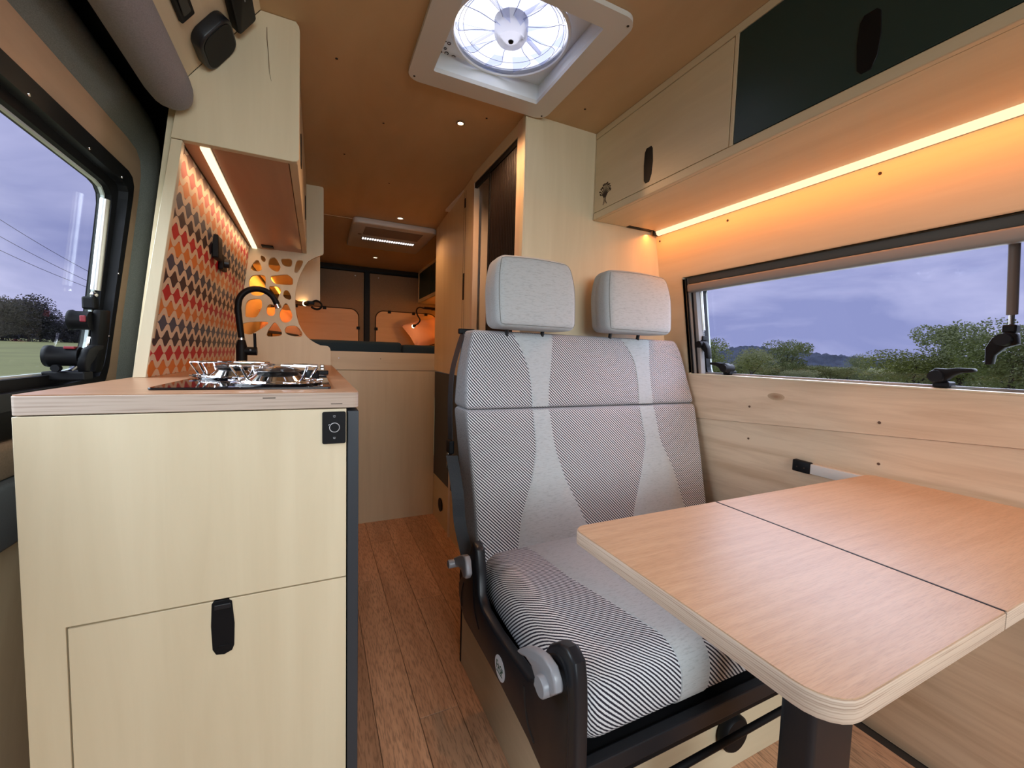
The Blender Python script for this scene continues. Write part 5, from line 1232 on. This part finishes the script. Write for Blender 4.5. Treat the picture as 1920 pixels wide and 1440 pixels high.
prism('end_cap', [(0.694, 0.7150), (0.742, 0.7155), (0.742, 0.7495), (0.694, 0.7475)], None, -0.018, 0.004, black, rl_, 0.003, 2, fn=railfn)
for y in (0.708, 0.728): lathe('screw', [(0, 0), (0.002, 0), (0.002, 0.001), (0, 0.001)], (xr(0.735)-0.0182, y, 0.73), gap_m, rl_, (-1, 0, 0), 8)

# ================================================================== CAB / behind the camera: plain shell so the light behaves
struct(box('wall_front', (-0.62, -1.72, 0.0), (1.50, -1.70, 0.85), charcoal))

# ================================================================== OUTSIDE
GZ = -0.75
gm = plain('meadow_grass', (0.62, 0.66, 0.21), 0.95, noise_amt=0.12, nscale=0.15)
def terr(x, y):
    # meadow rising to the left of the van, flat to the right
    z = GZ
    if x < 0:
        d = -x*0.95+0.0
        z = GZ + max(0, math.hypot(x, y)-12)*0.0175 + 0.10*noise.noise(Vector((x*0.03, y*0.03, 0)))
    else:
        z = GZ + 0.012*max(0, math.hypot(x, y)-60)*0.3 + 0.08*noise.noise(Vector((x*0.05, y*0.05, 3)))
    return z
NX, NY = 90, 60; V, F = [], []
def gx(i): t = i/(NX-1)*2-1; return math.copysign(abs(t)**2.2, t)*330
def gy(j): t = j/(NY-1); return -60+440*t**1.3
for j in range(NY):
    for i in range(NX):
        V.append((gx(i), gy(j), terr(gx(i), gy(j)) if abs(gx(i)) > 3 else GZ-0.2))
for j in range(NY-1):
    for i in range(NX-1): F.append((j*NX+i, j*NX+i+1, (j+1)*NX+i+1, (j+1)*NX+i))
g = raw('ground', V, F, gm, None, True, origin=(0, 0, 0)); struct(g, 'green meadow around the van')
# asphalt road along the right
asph = plain('road_asphalt', (0.22, 0.24, 0.21), 0.9, noise_amt=0.3, nscale=0.6)
def polar(az, r): a = math.radians(az); return (r*math.sin(a), r*math.cos(a))
V, F = [], []
for k in range(25):
    az = 40+k*2.2
    for r in (20, 33): x, y = polar(az, r); V.append((x, y, terr(x, y)+0.12))
for k in range(24): F.append((2*k, 2*k+1, 2*k+3, 2*k+2))
struct(raw('road', V, F, asph, None, True, origin=(0, 0, 0)), 'grey road beyond the right window')
# wooded hill far to the right and woods behind the meadow: bumpy real relief
hillm = plain('distant_forest', (0.12, 0.155, 0.18), 0.95, noise_amt=0.4, nscale=0.12)
def ridge(name, az0, az1, r, prof, mat, bump, label, n=420, rows=10, depth=60, seed=0):
    V, F = [], []
    for j in range(rows):
        for i in range(n):
            az = az0+(az1-az0)*i/(n-1); h = lerp_tab(prof, az); t = j/(rows-1)
            rr_ = r+depth*t; x, y = polar(az, rr_)
            b = bump*(noise.noise(Vector((x*0.12/bump, y*0.12/bump, seed)))+1.3*noise.noise(Vector((x*0.6/bump, y*0.6/bump, seed+5))))
            V.append((x, y, GZ-1+(h+1)*math.sin(min(1, t*1.15)*PI/2)+b*min(1, t*3)))
    for j in range(rows-1):
        for i in range(n-1): F.append((j*n+i, j*n+i+1, (j+1)*n+i+1, (j+1)*n+i))
    return raw(name, V, F, mat, None, False, origin=(0, 0, 0))
o = ridge('hill', 42, 88, 260, [(42, 4), (51, 8), (53, 11.5), (55, 12.5), (57, 11.0), (60, 9.0), (64, 6.8), (68, 5), (75, 5), (88, 6)], hillm, 1.2, '')
struct(o, 'low wooded hill on the horizon')
o = ridge('hill', -62, -8, 150, [(-62, 10), (-45, 10), (-33, 9.5), (-27, 9.0), (-25, 9.2), (-23, 7.0), (-21.5, 6.0), (-20, 4.8), (-15, 5), (-8, 5)], plain('dusk_wood', (0.06, 0.06, 0.062), 0.95, noise_amt=0.4, nscale=0.2), 1.5, '', depth=40, seed=9)
struct(o, 'dark wood behind the meadow')
# trees
leaf_ms = [plain('leaf_green_a', (0.33, 0.38, 0.14), 0.8, noise_amt=0.3, nscale=0.8), plain('leaf_green_b', (0.40, 0.43, 0.16), 0.8, noise_amt=0.3, nscale=0.8), plain('leaf_green_c', (0.19, 0.24, 0.13), 0.8, noise_amt=0.3, nscale=0.8)]
barkm = plain('bark', (0.08, 0.06, 0.05), 0.9)
def tree_mesh(seed, conifer=False, leaves=7500):
    R_ = random.Random(seed); V, F = [], []
    blobs = []
    if conifer:
        for k in range(9): z = 0.15+0.85*k/9; blobs.append((0, 0, z, 0.30*(1-z)+0.03, 0.07))
    else:
        for k in range(13):
            a = R_.random()*2*PI; rr_ = 0.26*R_.random()**0.6; z = 0.30+0.55*R_.random()
            s_ = 0.15+0.10*R_.random(); blobs.append((rr_*math.cos(a), rr_*math.sin(a), z, s_, s_*0.8))
        blobs.append((0, 0, 0.25, 0.30, 0.22))
    for i in range(leaves):
        bx, by, bz, br, bh = R_.choice(blobs)
        d = Vector((R_.gauss(0, 1), R_.gauss(0, 1), R_.gauss(0, 1))).normalized()
        q = (0.55+0.5*R_.random())
        c = Vector((bx+d.x*br*q, by+d.y*br*q, max(0.02, bz+d.z*bh*q)))
        s_ = 0.008+0.009*R_.random(); u = Vector((R_.gauss(0, 1), R_.gauss(0, 1), R_.gauss(0, 1))).normalized(); v_ = u.orthogonal().normalized()
        b0 = len(V); V += [c-u*s_, c+v_*s_*0.7, c+u*s_, c-v_*s_*0.7]; F.append((b0, b0+1, b0+2, b0+3))
    me = bpy.data.meshes.new('crown'); me.from_pydata([tuple(v) for v in V], [], F); me.update()
    return me
def trunk_mesh():
    bm = bmesh.new(); tube_bm(bm, [(0, 0, -0.03), (0.01, 0, 0.2), (0.0, 0.01, 0.45), (0.02, 0.0, 0.75)], [0.028, 0.022, 0.016, 0.006], 7)
    for a in (0.4, 2.3, 4.1): tube_bm(bm, [(0, 0, 0.25), (0.10*math.cos(a), 0.10*math.sin(a), 0.42), (0.17*math.cos(a), 0.17*math.sin(a), 0.60)], [0.012, 0.008, 0.003], 5)
    me = from_bm(bm, 'trunk'); me.materials.append(barkm); return me
T_ME = []
for s_, cf, mi_ in ((1, False, 0), (2, False, 1), (3, True, 2), (4, False, 0)):
    me = tree_mesh(s_, cf); me.materials.append(leaf_ms[mi_]); T_ME.append(me)
TR_ME = trunk_mesh()
def plant(name, az, r, h, k, label, cat, wide=1.0, group=None, dz=0.0):
    x, y = polar(az, r)
    t = thing(name, label, cat, (x, y, terr(x, y)-0.05+dz), group); t.rotation_euler = (0, 0, random.random()*6); t.scale = (h*wide, h*wide, h)
    for nm, me in (('crown', T_ME[k]), ('trunk', TR_ME)):
        o = bpy.data.objects.new(nm, me); C.objects.link(o); o.parent = t
big = [(50.6, 45, 4.35, 0, 1.1, 'rounded tree at the left edge of the right window'),
       (55.2, 50, 3.9, 1, 1.3, 'bushy pale tree left of the distant hill'),
       (58.6, 58, 4.7, 0, 1.2, 'broad tree standing before the wooded hill'),
       (65.0, 60, 3.3, 3, 0.9, 'small pointed tree between the hill and the tall trees'),
       (69.2, 38, 3.5, 1, 1.7, 'wide leafy shrub tree beside the second latch'),
       (71.6, 44, 4.9, 2, 0.8, 'slender conifer rising in front of the tall tree'),
       (72.4, 40, 5.1, 0, 1.15, 'tallest broadleaf tree seen through the right window'),
       (75.4, 36, 3.9, 3, 1.5, 'low broad tree at the right edge of the right window'),
       (78.4, 36, 4.7, 0, 1.2, 'tree beyond the right strut of the window')]
for az, r, h, k, wd, lab in big: plant('tree', az, r, h*1.12, k, lab, 'tree', wd, None, -0.5)
rs = random.Random(11)
for i in range(22):
    az = 48.5+i*1.42; plant('bush', az, 52+8*rs.random(), 1.9+0.9*rs.random(), rs.choice((0, 1, 1, 3)), 'low scrub bush in the hedge line across the road', 'bush', 2.0, 'scrub bushes across the road', -0.55)
dark_leaf = plain('dusk_leaf', (0.075, 0.075, 0.075), 0.9, noise_amt=0.3, nscale=0.5)
W_ME = []
for q in (0, 1, 3):
    m2_ = T_ME[q].copy(); m2_.materials.clear(); m2_.materials.append(dark_leaf); W_ME.append(m2_)
EL = [(-40, 4.0), (-30, 3.6), (-27, 3.4), (-25.6, 3.9), (-24.3, 4.4), (-23.2, 3.3), (-22.2, 2.7), (-20.8, 1.8), (-18, 2.0), (-12, 2.0)]
T_ALL = T_ME + W_ME
for i in range(18):
    az = -30+i*0.74; top = 1.03+116*math.tan(math.radians(lerp_tab(EL, az)+0.25*(rs.random()-0.5)))
    plant_me = W_ME[i % 3]
    x, y = polar(az, 116+5*rs.random()); z_ = terr(x, y)-1.6
    t = thing('tree', 'dark tree in the wood edge behind the meadow', 'tree', (x, y, z_), 'trees at the wood edge behind the meadow'); hh = (top-z_)/0.97
    t.rotation_euler = (0, 0, rs.random()*6); t.scale = (hh*0.95, hh*0.95, hh)
    for nm, me in (('crown', plant_me), ('trunk', TR_ME)):
        o = bpy.data.objects.new(nm, me); C.objects.link(o); o.parent = t
# overhead power lines beyond the sliding door
for k, (z0_, z1_) in enumerate(((5.05, 2.60), (4.35, 2.25), (3.75, 2.05))):
    P = []
    for i in range(13):
        t = i/12; az = -27.5+t*8.5; x, y = polar(az, 24); P.append((x, y, 1.03+z0_*(1-t)+z1_*t-0.1*math.sin(t*PI)))
    o = tube('power_line', P, 0.008, black, None, 5)
    tag(o, ['highest', 'middle', 'lowest'][k]+' of the three power lines beyond the sliding door window', 'power line', 'power lines outside')
